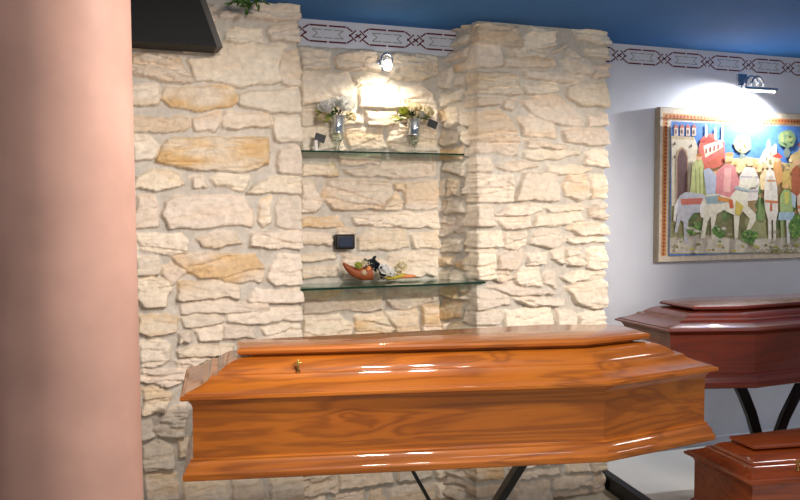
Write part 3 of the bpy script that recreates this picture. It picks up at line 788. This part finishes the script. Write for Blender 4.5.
# ------------------------------------------------------------------ glass shelves
def shelf(y, xl, xr, yb, z, label, t=.010):
    root = empty('glass_shelf', ((xl+xr)/2, (y+yb)/2, z)); tag(root, label, 'shelf', None)
    w = (xr-xl)/2; d = (yb-y)/2
    bm = bmesh.new(); box(bm, (-w, -d, 0), (w, d, t)); gp_ = obj('glass_pane', bm, M['shelfglass'], root)
    bm = bmesh.new(); box(bm, (-w, -d-.0018, 0), (w, -d-.0002, t)); obj('front_edge', bm, M['glassedge'], gp_)
    for s in (-1, 1):
        bm = bmesh.new(); box(bm, (s*w-.012, -.02, -.012), (s*w+.012, .02, -.0005), .002); obj('bracket', bm, M['chrome'], root)
    return root
ZU = 1.836; ZL = 1.143
shelf(3.99, .87, 1.90, 4.125, ZU, 'upper green-edged glass shelf in the stone niche, holding two vases', .008)
shelf(3.87, .893, 1.905, 4.125, ZL, 'lower green-edged glass shelf in the stone niche, holding dried arrangement', .010)
ZUt = ZU+.0085; ZLt = ZL+.0105

# ------------------------------------------------------------------ vases and bouquets
def vase(px, Y, label, sc=1.0):
    p = onY(px, 150, Y); root = empty('footed_vase', (p.x, Y, ZUt)); tag(root, label, 'vase')
    bm = bmesh.new()
    lathe(bm, [(0, 0), (.030, 0), (.031, .003), (.022, .006), (.009, .012), (.007, .024), (.012, .040), (.024, .055), (.032, .072), (.034, .086), (.032, .086), (.029, .072), (.020, .056), (.0, .046)], seg=32)
    for v in bm.verts: v.co.z *= 1.14
    obj('glass_foot', bm, M['glass'], root, smooth=True, sharp=50)
    bm = bmesh.new()
    lathe(bm, [(.0, .0865), (.0335, .0865), (.0345, .092), (.031, .096), (.0305, .125), (.033, .150), (.038, .166), (.036, .166), (.031, .150), (.0285, .125), (.0285, .1), (0, .098)], seg=32)
    for v in bm.verts: v.co.z *= 1.14; v.co.x *= 1.1; v.co.y *= 1.1
    obj('silver_cup', bm, M['silver'], root, smooth=True, sharp=50)
    return root, p
def bouquet(px, Y, label, blooms, greens, seed):
    random.seed(seed)
    p = onY(px, 150, Y); root = empty('flower_bouquet', (p.x, Y, ZUt+.125)); tag(root, label, 'flowers')
    o = Vector(root.location)
    for (x, y, r, mt) in blooms:
        q = onY(x, y+2.5, Y-.02+random.uniform(-.02, .015))-o
        bm = bmesh.new(); bloom(bm, q, r, up=(q.x*6, -.7, .7)); b = obj('bloom', bm, M[mt], root, smooth=True)
        bm = bmesh.new(); tube(bm, [(0, 0, .0), (q.x*.4, q.y*.3, q.z*.5), q-Vector((0, 0, r*.4))], .002, 6); obj('stem', bm, M['leaf'], root)
    greens = greens+[(x+random.uniform(-5, 5), y-random.uniform(1, 6), L, random.choice(['leaf', 'leaf2', mt])) for (x, y, L, mt) in greens]
    for (x, y, L, mt) in greens:
        q = onY(x, y, Y-.02+random.uniform(-.02, .02))-o; d = q-Vector((0, 0, .045)); b0 = Vector((d.x*.25, d.y*.25, .06)); d = q-b0
        bm = bmesh.new()
        for k in range(3):
            dd = d.normalized()+Vector([random.uniform(-.55, .55) for _ in range(3)])
            grid_leaf(bm, b0+d*(.35+.15*k), dd, (random.uniform(-.3, .3), -.8, .6), L, L*.42, curl=-.15)
        tube(bm, [b0*.2, b0, b0+d*.9], .0015, 5)
        b = obj('leaf_sprig', bm, M[mt], root, smooth=True)
    return root
VY = 4.07
vase(338, VY, 'left footed vase with silver cup on upper glass shelf')
vase(414, VY, 'right footed vase with silver cup on upper glass shelf')
bouquet(338, VY, 'large white peony bouquet in the left vase', [(327, 106, .036, 'white_petal'), (344, 104, .042, 'white_petal'), (334, 101, .025, 'white_petal'), (350, 115, .024, 'cream_petal'), (322, 116, .02, 'cream_petal')],
        [(316, 112, .035, 'leaf2'), (319, 120, .035, 'leaf2'), (332, 112, .035, 'leaf'), (338, 113, .03, 'darkleaf'), (324, 122, .03, 'leaf2'), (354, 120, .03, 'leaf'), (314, 118, .03, 'leaf')], 3)
bouquet(414, VY, 'cream rose bouquet with green leaves in the right vase', [(405, 110, .026, 'leaf2'), (416, 106, .026, 'cream_petal'), (427, 110, .028, 'cream_petal'), (421, 113, .02, 'white_petal'), (411, 106, .02, 'cream_petal')],
        [(400, 113, .035, 'leaf2'), (394, 118, .03, 'leaf2'), (412, 112, .03, 'darkleaf'), (416, 117, .03, 'leaf'), (430, 117, .03, 'leaf'), (391, 121, .025, 'leaf'), (408, 117, .028, 'leaf2')], 5)
def price_card(px, py, Y, rot, label, anchor, stand=None):
    p = onY(px, py, Y); root = empty('price_card', p, rot=(0, rot, 0)); tag(root, label, 'card')
    bm = bmesh.new(); box(bm, (-.028, -.0012, -.021), (.028, .0012, .021), .0008); obj('card', bm, M['card'], root)
    a = root.matrix_basis.inverted() @ onY(anchor[0], anchor[1], VY-.03) if False else (Matrix.Translation(p) @ Matrix.Rotation(rot, 4, 'Y')).inverted() @ onY(anchor[0], anchor[1], VY-.032)
    bm = bmesh.new(); tube(bm, [(.026*(1 if a.x > 0 else -1), 0, .018), a*.6+Vector((0, 0, .006)), a], .0012, 6); obj('cord', bm, M['card'], root)
    if stand:
        inv_ = (Matrix.Translation(p) @ Matrix.Rotation(rot, 4, 'Y')).inverted()
        b = onY(stand[0], 150, Y)
        bm = bmesh.new(); tube(bm, [inv_ @ Vector((b.x, Y, ZUt)), inv_ @ Vector((b.x, Y, p.z-.012))], .010, 14); obj('stand', bm, M['whiteplastic'], root, smooth=True, sharp=40)
    return root
price_card(320, 138, 4.02, .28, 'small black card tied beside the left vase', (331, 130), stand=(316, 0))
price_card(432.5, 124, 4.02, .35, 'small black card hanging by the right vase', (420, 118))

# ------------------------------------------------------------------ dried arrangement on the lower shelf
AY = 4.0
p = onY(372, 280, AY); root = empty('cornucopia', (p.x, AY, ZLt)); tag(root, 'brown horn-shaped cornucopia with dried flowers on lower glass shelf', 'decoration'); o = Vector(root.location)
def L_(x, y, dy=0): return onY(x, y, AY+dy)-o
bm = bmesh.new()
sp = [L_(343, 263), L_(348, 268), L_(355, 272.5), L_(363, 274), L_(371, 272.5)]
pts = []; rad = []
for i in range(17):
    t = i/16*4; k = min(int(t), 3); f_ = t-k; pts.append(sp[k].lerp(sp[k+1], f_)); rad.append(.004+.037*(i/16)**.8+.0018*(i % 2))
mz = min(q.z-r for q, r in zip(pts, rad)); 
for q in pts: q.z -= min(0, mz)
tube(bm, pts, rad, 20); obj('horn_basket', bm, M['wicker'], root, smooth=True, sharp=60)
random.seed(9)
bm = bmesh.new()
for k in range(44):
    t = random.random(); q = L_(369+t*16+random.uniform(-3, 3), 261+t*14+random.uniform(-3, 5), random.uniform(-.03, .03)); q.z = max(q.z, .006)
    grid_leaf(bm, q, (random.uniform(-1, 1), random.uniform(-1, 0), random.uniform(-.1, 1)), (0, -1, .5), .032, .019, curl=.1)
tube(bm, [L_(364, 262), L_(374, 259), L_(380, 266), L_(385, 275)], .006, 8)
b = obj('dark_foliage', bm, M['darkleaf'], root, smooth=True)
for (x, y, r, mt) in ((384, 270, .022, 'white_petal'), (391, 273, .018, 'white_petal'), (401, 267, .022, 'cream_petal'), (397, 271, .018, 'cream_petal'), (358, 266, .014, 'leaf2'), (364, 263, .012, 'cream_petal'), (364, 273, .01, 'cream_petal')):
    bm = bmesh.new(); bloom(bm, L_(x, y, -.03), r*1.15, rings=3, up=(0, -.8, .5)); b = obj('dried_flower', bm, M[mt], root, smooth=True); solid(b, .001)
for (x, y, x2, y2, r, mt) in ((386, 278, 406, 274.5, .016, 'corn'), (398, 276.5, 416, 276, .011, 'orange'), (366, 268, 372, 270, .016, 'orange')):
    a, c = L_(x, y, -.02), L_(x2, y2, -.02); a.z = max(a.z, r); c.z = max(c.z, r*.9)
    bm = bmesh.new(); n = 9; tube(bm, [a.lerp(c, i/n) for i in range(n+1)], [max(.0015, r*math.sin(math.pi*(i/n*.9+.07))**.6) for i in range(n+1)], 14); obj('gourd', bm, M[mt], root, smooth=True)

# ------------------------------------------------------------------ socket plaque on the niche back
p = onY(345.5, 242, 4.075); root = empty('wall_socket', (p.x, 4.10, p.z)); tag(root, 'small rounded black socket plate on the niche stones', 'socket')
bm = bmesh.new(); box(bm, (-.053, -.03, -.040), (.053, .03, .040), .012, seg=4); obj('frame', bm, M['card'], root, smooth=True, sharp=50)
bm = bmesh.new(); box(bm, (-.036, -.034, -.026), (.036, -.029, .026), .002); obj('face_plate', bm, M['blueface'], root)

# ------------------------------------------------------------------ niche lamp
p = onY(386.5, 63, 4.02); root = empty('wall_lamp', (p.x, 4.13, p.z)); tag(root, 'small chrome spot lamp glowing at top of stone niche', 'lamp')
q = Vector((0, -.08, -.0))
bm = bmesh.new(); tube(bm, [(0, .0, .0), (0, -.03, .002)], .028, 24); obj('wall_mount', bm, M['chrome'], root, smooth=True, sharp=40)
bm = bmesh.new(); tube(bm, [(.030*math.cos(t), -.115, .012+.036*math.sin(t)) for t in [2*math.pi*i/28 for i in range(28)]], .006, 8, closed=True); obj('ring', bm, M['chrome'], root, smooth=True)
bm = bmesh.new(); tube(bm, [(0, -.03, .002), (0, -.12, .02)], .007, 10); obj('arm', bm, M['chrome'], root, smooth=True)
bm = bmesh.new(); lathe(bm, [(0, -.042), (.014, -.040), (.022, -.028), (.024, -.012), (.018, .004), (.010, .012), (0, .014)], (0, -.125, .0), 24); obj('bulb', bm, M['bulb'], root, smooth=True)
NL = Vector((p.x, 4.13-.125, p.z-.06))

# ------------------------------------------------------------------ picture lamp
pm = onY(741, 81, 4.14); root = empty('picture_lamp', (pm.x, 4.15, pm.z)); tag(root, 'chrome picture lamp with ring arm above the painting', 'lamp')
o = Vector(root.location)
bm = bmesh.new(); box(bm, (-.035, -.022, -.045), (.04, 0, .045), .004); obj('wall_mount', bm, M['chrome'], root)
rc = onY(754, 84, 4.02)-o; 
for k, dx in enumerate((-.01, .035)):
    bm = bmesh.new(); tube(bm, [(rc.x+dx+.05*math.cos(t), rc.y+.01, rc.z-.01+.060*math.sin(t)) for t in [math.pi*i/16 for i in range(17)]], .008, 10); obj('ring_arm', bm, M['chrome'], root, smooth=True)
e1, e2 = onY(744, 87, 4.0)-o, onY(777, 91, 4.0)-o; e2.z = e1.z = (e1.z+e2.z)/2
bm = bmesh.new(); tube(bm, [e1, e2], .011, 16); lt_ = obj('lamp_tube', bm, M['chrome'], root, smooth=True, sharp=40)
bm = bmesh.new(); tube(bm, [e1+Vector((.01, -.0, -.012)), e2+Vector((-.02, -.0, -.012))], .007, 12); obj('lit_strip', bm, M['bulb'], lt_, smooth=True)
bm = bmesh.new(); tube(bm, [(0, -.02, -.02), (e1.x+.01, e1.y, e1.z)], .009, 10); obj('stem', bm, M['chrome'], root, smooth=True)
PL = o+(e1+e2)/2

# ------------------------------------------------------------------ painting
X0, X1, Z0, Z1, PYY = 3.203, 4.72, 1.207, 2.166, 4.10
root = empty('painting', (X0, 4.148, Z0)); tag(root, 'large canvas of knights on horses before castles with orange patterned border', 'painting'); o = Vector(root.location)
bm = bmesh.new(); box(bm, (0, -.046, 0), (X1-X0, 0, Z1-Z0), .004); obj('canvas', bm, M['canvas_edge'], root)
bm = bmesh.new(); lay = bm.loops.layers.float_color.new('col') if False else None
PV, PF, PC = [], [], []; layer = [0]
def poly(pts, col, world=False):
    layer[0] += 1; y = PYY-.0008-.00012*layer[0]
    n = len(PV)
    for q in pts:
        if world: PV.append((q[0]-o.x, y-o.y, q[1]-o.z))
        else:
            w = onY(q[0], q[1], PYY); PV.append((w.x-o.x, y-o.y, w.z-o.z))
        PC.append(lin([v*.84+.16*g for v, g in zip(col, (205, 190, 165))])+[1])
    PF.append(list(range(n, n+len(pts))))
def disc(x, y, r, col, ry=None, n=14, jit=.0): 
    poly([(x+r*(1+random.uniform(-jit, jit))*math.cos(2*math.pi*k/n), y+(ry or r)*(1+random.uniform(-jit, jit))*math.sin(2*math.pi*k/n)) for k in range(n)], col)
def rect(a, b, c, d, col): poly([(a, b), (c, b), (c, d), (a, d)], col, True)
rect(X0+.004, Z0+.004, X1-.004, Z1-.004, (222, 208, 190))
rect(3.226, 1.248, 3.262, 2.128, (214, 150, 88)); rect(3.226, 2.092, 4.70, 2.128, (214, 150, 88))
k = 0
z = 1.26
while z < 2.12:
    poly([(3.244, z-.011), (3.256, z), (3.244, z+.011), (3.232, z)], (158, 62, 34), True); 
    poly([(3.229, z+.006), (3.235, z+.0115), (3.229, z+.017)], (120, 110, 60), True); z += .023
x = 3.275
while x < 4.69:
    poly([(x-.012, 2.11), (x, 2.098), (x+.012, 2.11), (x, 2.122)], (168, 66, 36), True); x += .026
rect(3.275, 1.248, 4.69, 2.078, (66, 118, 200))                 # sky
random.seed(12)
def ext(pts, col): poly(pts, col)
ext([(669, 205), (720, 200), (800, 198), (860, 200), (860, 252), (668, 254)], (150, 150, 104))
ext([(700, 168), (722, 160), (745, 157), (790, 164), (860, 160), (860, 215), (700, 212)], (222, 190, 134))
ext([(668, 238), (700, 234), (740, 240), (800, 236), (860, 238), (860, 251), (668, 253)], (206, 198, 182))
for a, b, c in ((724, 215, 6), (760, 205, 7), (755, 190, 5), (700, 228, 7), (776, 222, 7), (690, 215, 6), (758, 215, 6), (790, 205, 6)):
    disc(a, b, c, (112, 142, 84), jit=.3)
# left gate tower
ext([(669.5, 136), (692, 137), (697, 150), (701, 170), (701, 205), (669.5, 206)], (218, 206, 184))
ext([(669.5, 136), (692, 137), (692, 140), (669.5, 139)], (196, 176, 140))
for a in (672, 678, 684, 690): ext([(a, 127), (a+4, 127), (a+4, 136), (a, 136)], (214, 190, 176)); 
for a in (673, 679, 685, 691): ext([(a-1.5, 128), (a+1, 124), (a+3.5, 128)], (186, 92, 78)); ext([(a+.2, 130), (a+1.6, 130), (a+1.6, 134), (a+.2, 134)], (110, 88, 90))
ext([(674, 203), (674, 157), (676, 150), (680, 147), (684, 150), (686, 157), (686, 203)], (186, 150, 120))
ext([(675.2, 203), (675.2, 158), (677, 151.5), (680, 149), (683, 151.5), (685, 158), (685, 203)], (98, 70, 72))
for a, b in ((672.5, 144), (689, 146), (672.5, 157)): disc(a, b, .9, (80, 60, 60), 1.6)
# red palace
ext([(696, 150), (698, 140), (704, 134), (712, 134), (716, 141), (722, 142), (723, 162), (700, 172)], (206, 98, 88))
ext([(701, 146), (719, 140), (721, 147), (703, 158)], (232, 218, 196))
for a in range(703, 719, 4): ext([(a, 149-(a-703)*.35), (a+1.7, 148.5-(a-703)*.35), (a+1.7, 153-(a-703)*.35), (a, 154-(a-703)*.35)], (150, 70, 66))
for a, b in ((703, 127), (712, 130), (719, 128)): ext([(a, b+14), (a, b), (a+1, b-3), (a+2, b), (a+2, b+14)], (232, 222, 210))
ext([(697, 142), (706, 136), (716, 142)], (188, 66, 62))
ext([(700, 166), (722, 152), (722, 164), (714, 168), (700, 170)], (196, 92, 74))
# trees
for (a, b, c1, c2) in ((740, 144, (196, 200, 138), (222, 214, 150)), (784, 139, (122, 158, 108), (172, 186, 118))):
    disc(a, b+14, 3.2, (120, 136, 130), 5); disc(a, b, 9, c1, jit=.08, n=20)
    for _ in range(10): disc(a+random.uniform(-6, 6), b+random.uniform(-6, 6), 1.6, c2, jit=.3, n=8)
    for _ in range(6): disc(a+random.uniform(-5, 5), b+random.uniform(-4, 7), 1.1, tuple(int(v*.62) for v in c1), n=7)
# middle castle
ext([(753, 168), (757, 158), (760, 152), (763, 148), (764, 142), (765.5, 139), (767, 142), (768, 148), (771, 145), (773, 144), (774, 158), (780, 168)], (236, 222, 186))
for a, b in ((763, 157), (767, 152), (771, 158), (759, 162)): ext([(a, b), (a+1.2, b), (a+1.2, b+4), (a, b+4)], (150, 110, 86))
ext([(785, 170), (787, 156), (791, 153), (795, 151), (797, 145), (806, 145), (806, 138), (815, 138), (816, 150), (830, 152), (830, 172)], (214, 184, 122))
ext([(794, 146), (798, 141), (808, 146)], (196, 84, 56))
ext([(724, 166), (726, 158), (733, 160), (746, 158), (758, 164), (760, 172), (724, 172)], (232, 196, 140))
for _ in range(16): disc(random.uniform(724, 798), random.uniform(160, 172), 2, random.choice([(226, 170, 110), (200, 130, 84), (240, 214, 170), (150, 150, 100)]), jit=.3, n=9)
# riders
ext([(689, 166), (694, 159), (699, 160), (703, 178), (705, 199), (686, 201), (688, 182)], (194, 200, 130))
for a in (692, 696, 700): ext([(a, 168), (a+.8, 168), (a+1.8, 199), (a, 199)], (150, 158, 92))
disc(696, 158, 3, (226, 176, 136)); disc(696, 155.5, 3, (190, 110, 60), 1.6)
ext([(713, 172), (721, 164), (731, 166), (736, 180), (733, 197), (716, 199), (710, 186)], (214, 128, 130))
ext([(721, 168), (728, 168), (727, 192), (720, 192)], (232, 166, 160)); disc(726, 158, 4, (230, 184, 134)); disc(726, 154.5, 4.6, (222, 146, 84), 2)
ext([(700, 170), (706, 168), (713, 176), (712, 196), (703, 196)], (178, 186, 206))
ext([(736, 176), (742, 167), (751, 168), (756, 180), (754, 200), (736, 202)], (226, 216, 206)); disc(746, 163, 3.4, (234, 190, 146))
for b in (176, 183, 190): ext([(737, b), (755, b+.5), (755, b+2), (737, b+1.6)], (178, 170, 176))
ext([(756, 176), (761, 169), (768, 172), (768, 190), (757, 190)], (238, 208, 156)); disc(761, 166, 3, (232, 184, 140))
ext([(770, 162), (777, 160), (780, 180), (774, 186), (768, 182)], (214, 150, 88)); disc(773, 160, 3, (232, 186, 142)); ext([(768, 157), (774, 153), (779, 157), (777, 159)], (212, 64, 52))
ext([(788, 170), (793, 165), (798, 170), (799, 198), (787, 198)], (172, 86, 56)); disc(793, 163, 3, (230, 180, 140))
ext([(779, 172), (786, 170), (788, 190), (778, 188)], (206, 170, 90))
# horses
h1 = (190, 192, 202)
ext([(673, 206), (676, 196), (682, 192), (700, 194), (706, 202), (702, 212), (690, 213), (685, 220), (684, 232), (685, 243), (681, 243), (680, 222), (677, 220), (674, 232), (671, 233), (674, 215)], h1)
ext([(675, 198), (671, 206), (670, 220), (672, 222), (674, 210)], (232, 228, 226))
ext([(677, 199), (699, 198), (699, 204), (678, 205)], (206, 106, 92))
h2 = (230, 222, 200)
ext([(698, 203), (702, 195), (714, 194), (726, 198), (732, 190), (737, 182), (744, 178), (750, 178), (754, 184), (752, 187), (746, 188), (744, 198), (744, 206), (752, 214), (752, 220), (746, 230), (742, 232), (746, 219), (739, 211), (736, 216), (734, 238), (731, 239), (730, 215), (720, 210), (713, 214), (711, 226), (712, 239), (708, 239), (707, 216), (704, 222), (701, 238), (697, 238), (700, 218), (699, 211)], h2)
ext([(699, 200), (696, 208), (697, 217), (700, 218), (701, 206)], (240, 236, 224))
ext([(701, 197), (716, 195), (722, 203), (703, 204)], (138, 166, 176))
ext([(714, 196), (728, 199), (729, 203), (714, 201)], (206, 132, 60)); ext([(725, 200), (729, 200), (730, 208), (726, 208)], (196, 84, 50))
ext([(732, 200), (740, 206), (736, 216), (731, 214)], (204, 180, 80)); ext([(731, 186), (746, 190), (745, 192), (731, 189)], (150, 170, 178))
ext([(748, 178), (750, 174), (751, 178)], h2)
h3 = (234, 226, 212)
ext([(761, 184), (762, 172), (766, 168), (770, 172), (773, 186), (774, 202), (774, 212), (772, 222), (772, 239), (769.5, 239), (769, 220), (767.5, 220), (767.5, 239), (764.5, 239), (764, 220), (761, 208), (760, 196)], h3)
ext([(765, 176), (769, 176), (769, 188), (767, 192), (765, 188)], (212, 200, 184))
ext([(761, 200), (774, 201), (774, 203.4), (761, 202.4)], (208, 116, 74)); ext([(766, 203), (768, 203), (768.4, 211), (766, 211)], (198, 96, 60))
ext([(763, 180), (771, 180), (771, 181.4), (763, 181.4)], (206, 130, 80))
# page in green
ext([(776, 196), (780, 189), (786, 190), (789, 200), (789, 214), (776, 214)], (160, 186, 118)); ext([(780, 192), (785, 192), (784, 204), (781, 204)], (206, 200, 90))
ext([(775, 212), (790, 212), (791, 220), (774, 220)], (164, 196, 216)); disc(782, 186, 2.8, (220, 170, 110))
ext([(782, 220), (786, 220), (785.5, 243), (783, 243)], (226, 226, 222)); ext([(776, 220), (779, 220), (779, 238), (777, 238)], (150, 170, 110))
ext([(787, 192), (792, 196), (791, 208), (788, 206)], (176, 200, 218))
h4 = (232, 204, 176)
ext([(793, 196), (800, 190), (815, 192), (830, 200), (828, 216), (822, 222), (822, 240), (818, 240), (817, 220), (803, 222), (802, 240), (799, 240), (797, 222), (793, 208)], h4)
ext([(793, 206), (806, 203), (806, 206), (793, 209)], (200, 110, 70))
for (a, b, c) in ((745, 237, 7), (742, 234, 4), (750, 235, 4), (791, 226, 7), (793, 219, 5), (790, 234, 5), (712, 230, 4.5), (716, 234, 4), (688, 230, 5), (692, 226, 4)):
    disc(a, b, c, (84, 132, 58), jit=.2, n=16)
    for _ in range(5): disc(a+random.uniform(-.6, .6)*c, b+random.uniform(-.6, .6)*c, 1.3, random.choice([(140, 172, 74), (52, 98, 44)]), jit=.3, n=7)
for _ in range(34): disc(random.uniform(670, 800), random.uniform(244, 252), random.uniform(1.2, 3.2), random.choice([(186, 178, 92), (150, 160, 74), (216, 206, 180), (128, 120, 62)]), random.uniform(.8, 1.6), jit=.3, n=9)
for _ in range(26): disc(random.uniform(670, 800), random.uniform(222, 242), random.uniform(1.2, 3), random.choice([(214, 206, 190), (120, 142, 88), (176, 176, 150)]), random.uniform(.8, 1.8), jit=.3, n=9)
pts = [(745+i*1.1, 250+1.5*math.sin(i*1.7)+.6*math.sin(i*.7)) for i in range(42)]
for a, b in zip(pts, pts[1:]):
    ext([(a[0], a[1]-.45), (b[0], b[1]-.45), (b[0], b[1]+.45), (a[0], a[1]+.45)], (84, 72, 40))
me = bpy.data.meshes.new('painted_scene'); me.from_pydata(PV, [], PF); me.update()
ca_ = me.color_attributes.new('col', 'FLOAT_COLOR', 'POINT'); ca_.data.foreach_set('color', np.array(PC, np.float32).reshape(-1))
link('painted_scene', me, M['picture'], root)

# ------------------------------------------------------------------ black hanging box and the plant near the ceiling
BF, BB = 3.70, 3.865
fr, fb = onY(223, 42, BF), onY(218, 53, BB); zt = TOP-.002; zb = fb.z*.7+fr.z*.3-.008
root = empty('hanging_cabinet', (fr.x, BF, zb)); tag(root, 'large black box hanging under ceiling beside the pink column', 'cabinet'); o = Vector(root.location)
tr_ = onY(208, 0, BF)
k_ = (tr_.x-fr.x)/(tr_.z-fr.z); hh2 = zt-zb; xt = k_*hh2; W0 = .8; dd = BB-BF
bm = bmesh.new()
loft(bm, [[Vector(v) for v in ((-W0, 0, 0), (-.028, 0, 0), (-.028, dd, 0), (-W0, dd, 0))], [Vector(v) for v in ((-W0, 0, hh2), (xt-.028, 0, hh2), (xt-.028, dd, hh2), (-W0, dd, hh2))]])
obj('casing', bm, M['boxblack'], root)
bm = bmesh.new()
loft(bm, [[Vector(v) for v in ((-.027, .006, 0), (0, .006, 0), (-.004, dd, 0), (-.027, dd, 0))], [Vector(v) for v in ((xt-.027, .006, hh2), (xt, .006, hh2), (xt-.004, dd, hh2), (xt-.027, dd, hh2))]])
obj('side_panel', bm, M['boxtrim'], root)
random.seed(21)
p = onY(245, -6, 3.72); p.z = TOP-.001
root = empty('hanging_plant', p); tag(root, 'green leafy sprig trailing down from ceiling above left pier', 'plant'); o = Vector(root.location)
bm = bmesh.new(); bm2 = bmesh.new()
for (x, y) in ((232, 3), (239, 2), (247, 11), (252, 6), (259, 4), (263, 1), (244, 4)):
    q = onY(x, y, 3.72+random.uniform(-.03, .03))-o
    tube(bm2, [(0, 0, 0), (q.x*.4, q.y*.5, q.z*.1), q], .0018, 6)
    for k in range(5):
        b0 = q*(.55+.11*k)
        grid_leaf(bm, b0, (random.uniform(-1, 1), random.uniform(-.6, .3), random.uniform(-1, .1)), (random.uniform(-.5, .5), -1, .3), .036, .014, curl=.15)
obj('leaves', bm, M['leaf'], root, smooth=True); obj('stems', bm2, M['leaf2'], root)

# ------------------------------------------------------------------ lights
def area(name, loc, target, w, h, power, col):
    l = bpy.data.lights.new(name, 'AREA'); l.shape = 'RECTANGLE'; l.size = w; l.size_y = h; l.energy = power; l.color = col
    o = bpy.data.objects.new(name, l); COL.objects.link(o); o.location = loc
    o.rotation_euler = (Vector(target)-Vector(loc)).to_track_quat('-Z', 'Y').to_euler(); return o
def spot(name, loc, target, power, ang, blend, col, rad):
    l = bpy.data.lights.new(name, 'SPOT'); l.energy = power; l.spot_size = math.radians(ang); l.spot_blend = blend; l.color = col; l.shadow_soft_size = rad
    o = bpy.data.objects.new(name, l); COL.objects.link(o); o.location = loc
    o.rotation_euler = (Vector(target)-Vector(loc)).to_track_quat('-Z', 'Y').to_euler(); return o
spot('ceiling_downlight', (3.2, .3, 2.49), (2.36, 3.87, 1.28), 540, 34, 1, (1, .90, .80), .04)
spot('ceiling_downlight', (1.25, .1, 2.49), (.32, 3.87, 1.30), 330, 40, 1, (1, .89, .81), .04)
area('shop_window_light', (1.6, -2.8, 2.2), (1.5, 3.8, 1.4), 1.2, .6, 30, (1, .95, .9))
area('ceiling_panel_or_fill_light', (-1.3, .5, 2.5), (-.2, 2.1, 1.0), .4, .3, 12, (1, .90, .82))  # added fill that brightens the column's left side, not a known fixture
area('ceiling_panel_or_fill_light', (.82, 1.6, 2.5), (.8, 2.2, 0), .14, .25, 21, (1, .93, .85))
area('ceiling_panel_or_fill_light', (1.10, 1.6, 2.5), (1.1, 2.2, 0), .11, .25, 19, (1, .93, .85))
area('ceiling_panel_or_fill_light', (4.2, 1.2, 2.5), (3.8, 1.8, 0), .3, .3, 14, (1, .95, .9))
spot('niche_lamp_light', NL+Vector((0, -.01, 0)), (NL.x, NL.y+.09, 1.6), 7.5, 165, .7, (1, .9, .74), .02)
spot('picture_lamp_light', PL+Vector((-.02, -.01, -.03)), (PL.x-.1, 4.15, PL.z-.3), 75, 168, .6, (.95, .97, 1), .02)
w = bpy.data.worlds.new('room_ambient'); S.world = w; w.use_nodes = True
bg = w.node_tree.nodes['Background']; bg.inputs['Color'].default_value = (1, .97, .93, 1); bg.inputs['Strength'].default_value = .6
S.view_settings.view_transform = 'Standard'; S.view_settings.look = 'None'; S.view_settings.gamma = 1; S.view_settings.use_curve_mapping = False
S.view_settings.exposure = 0.0

GROUPS = {'coffin': 'varnished wooden coffins on display', 'trolley': 'black coffin trolleys', 'vase': 'footed vases on the upper shelf', 'flowers': 'bouquets in the vases', 'shelf': 'glass shelves in the stone niche', 'card': 'small black cards by the vases'}
for ob in COL.objects:
    if ob.parent is None and ob.get('category') in GROUPS: ob['group'] = GROUPS[ob['category']]
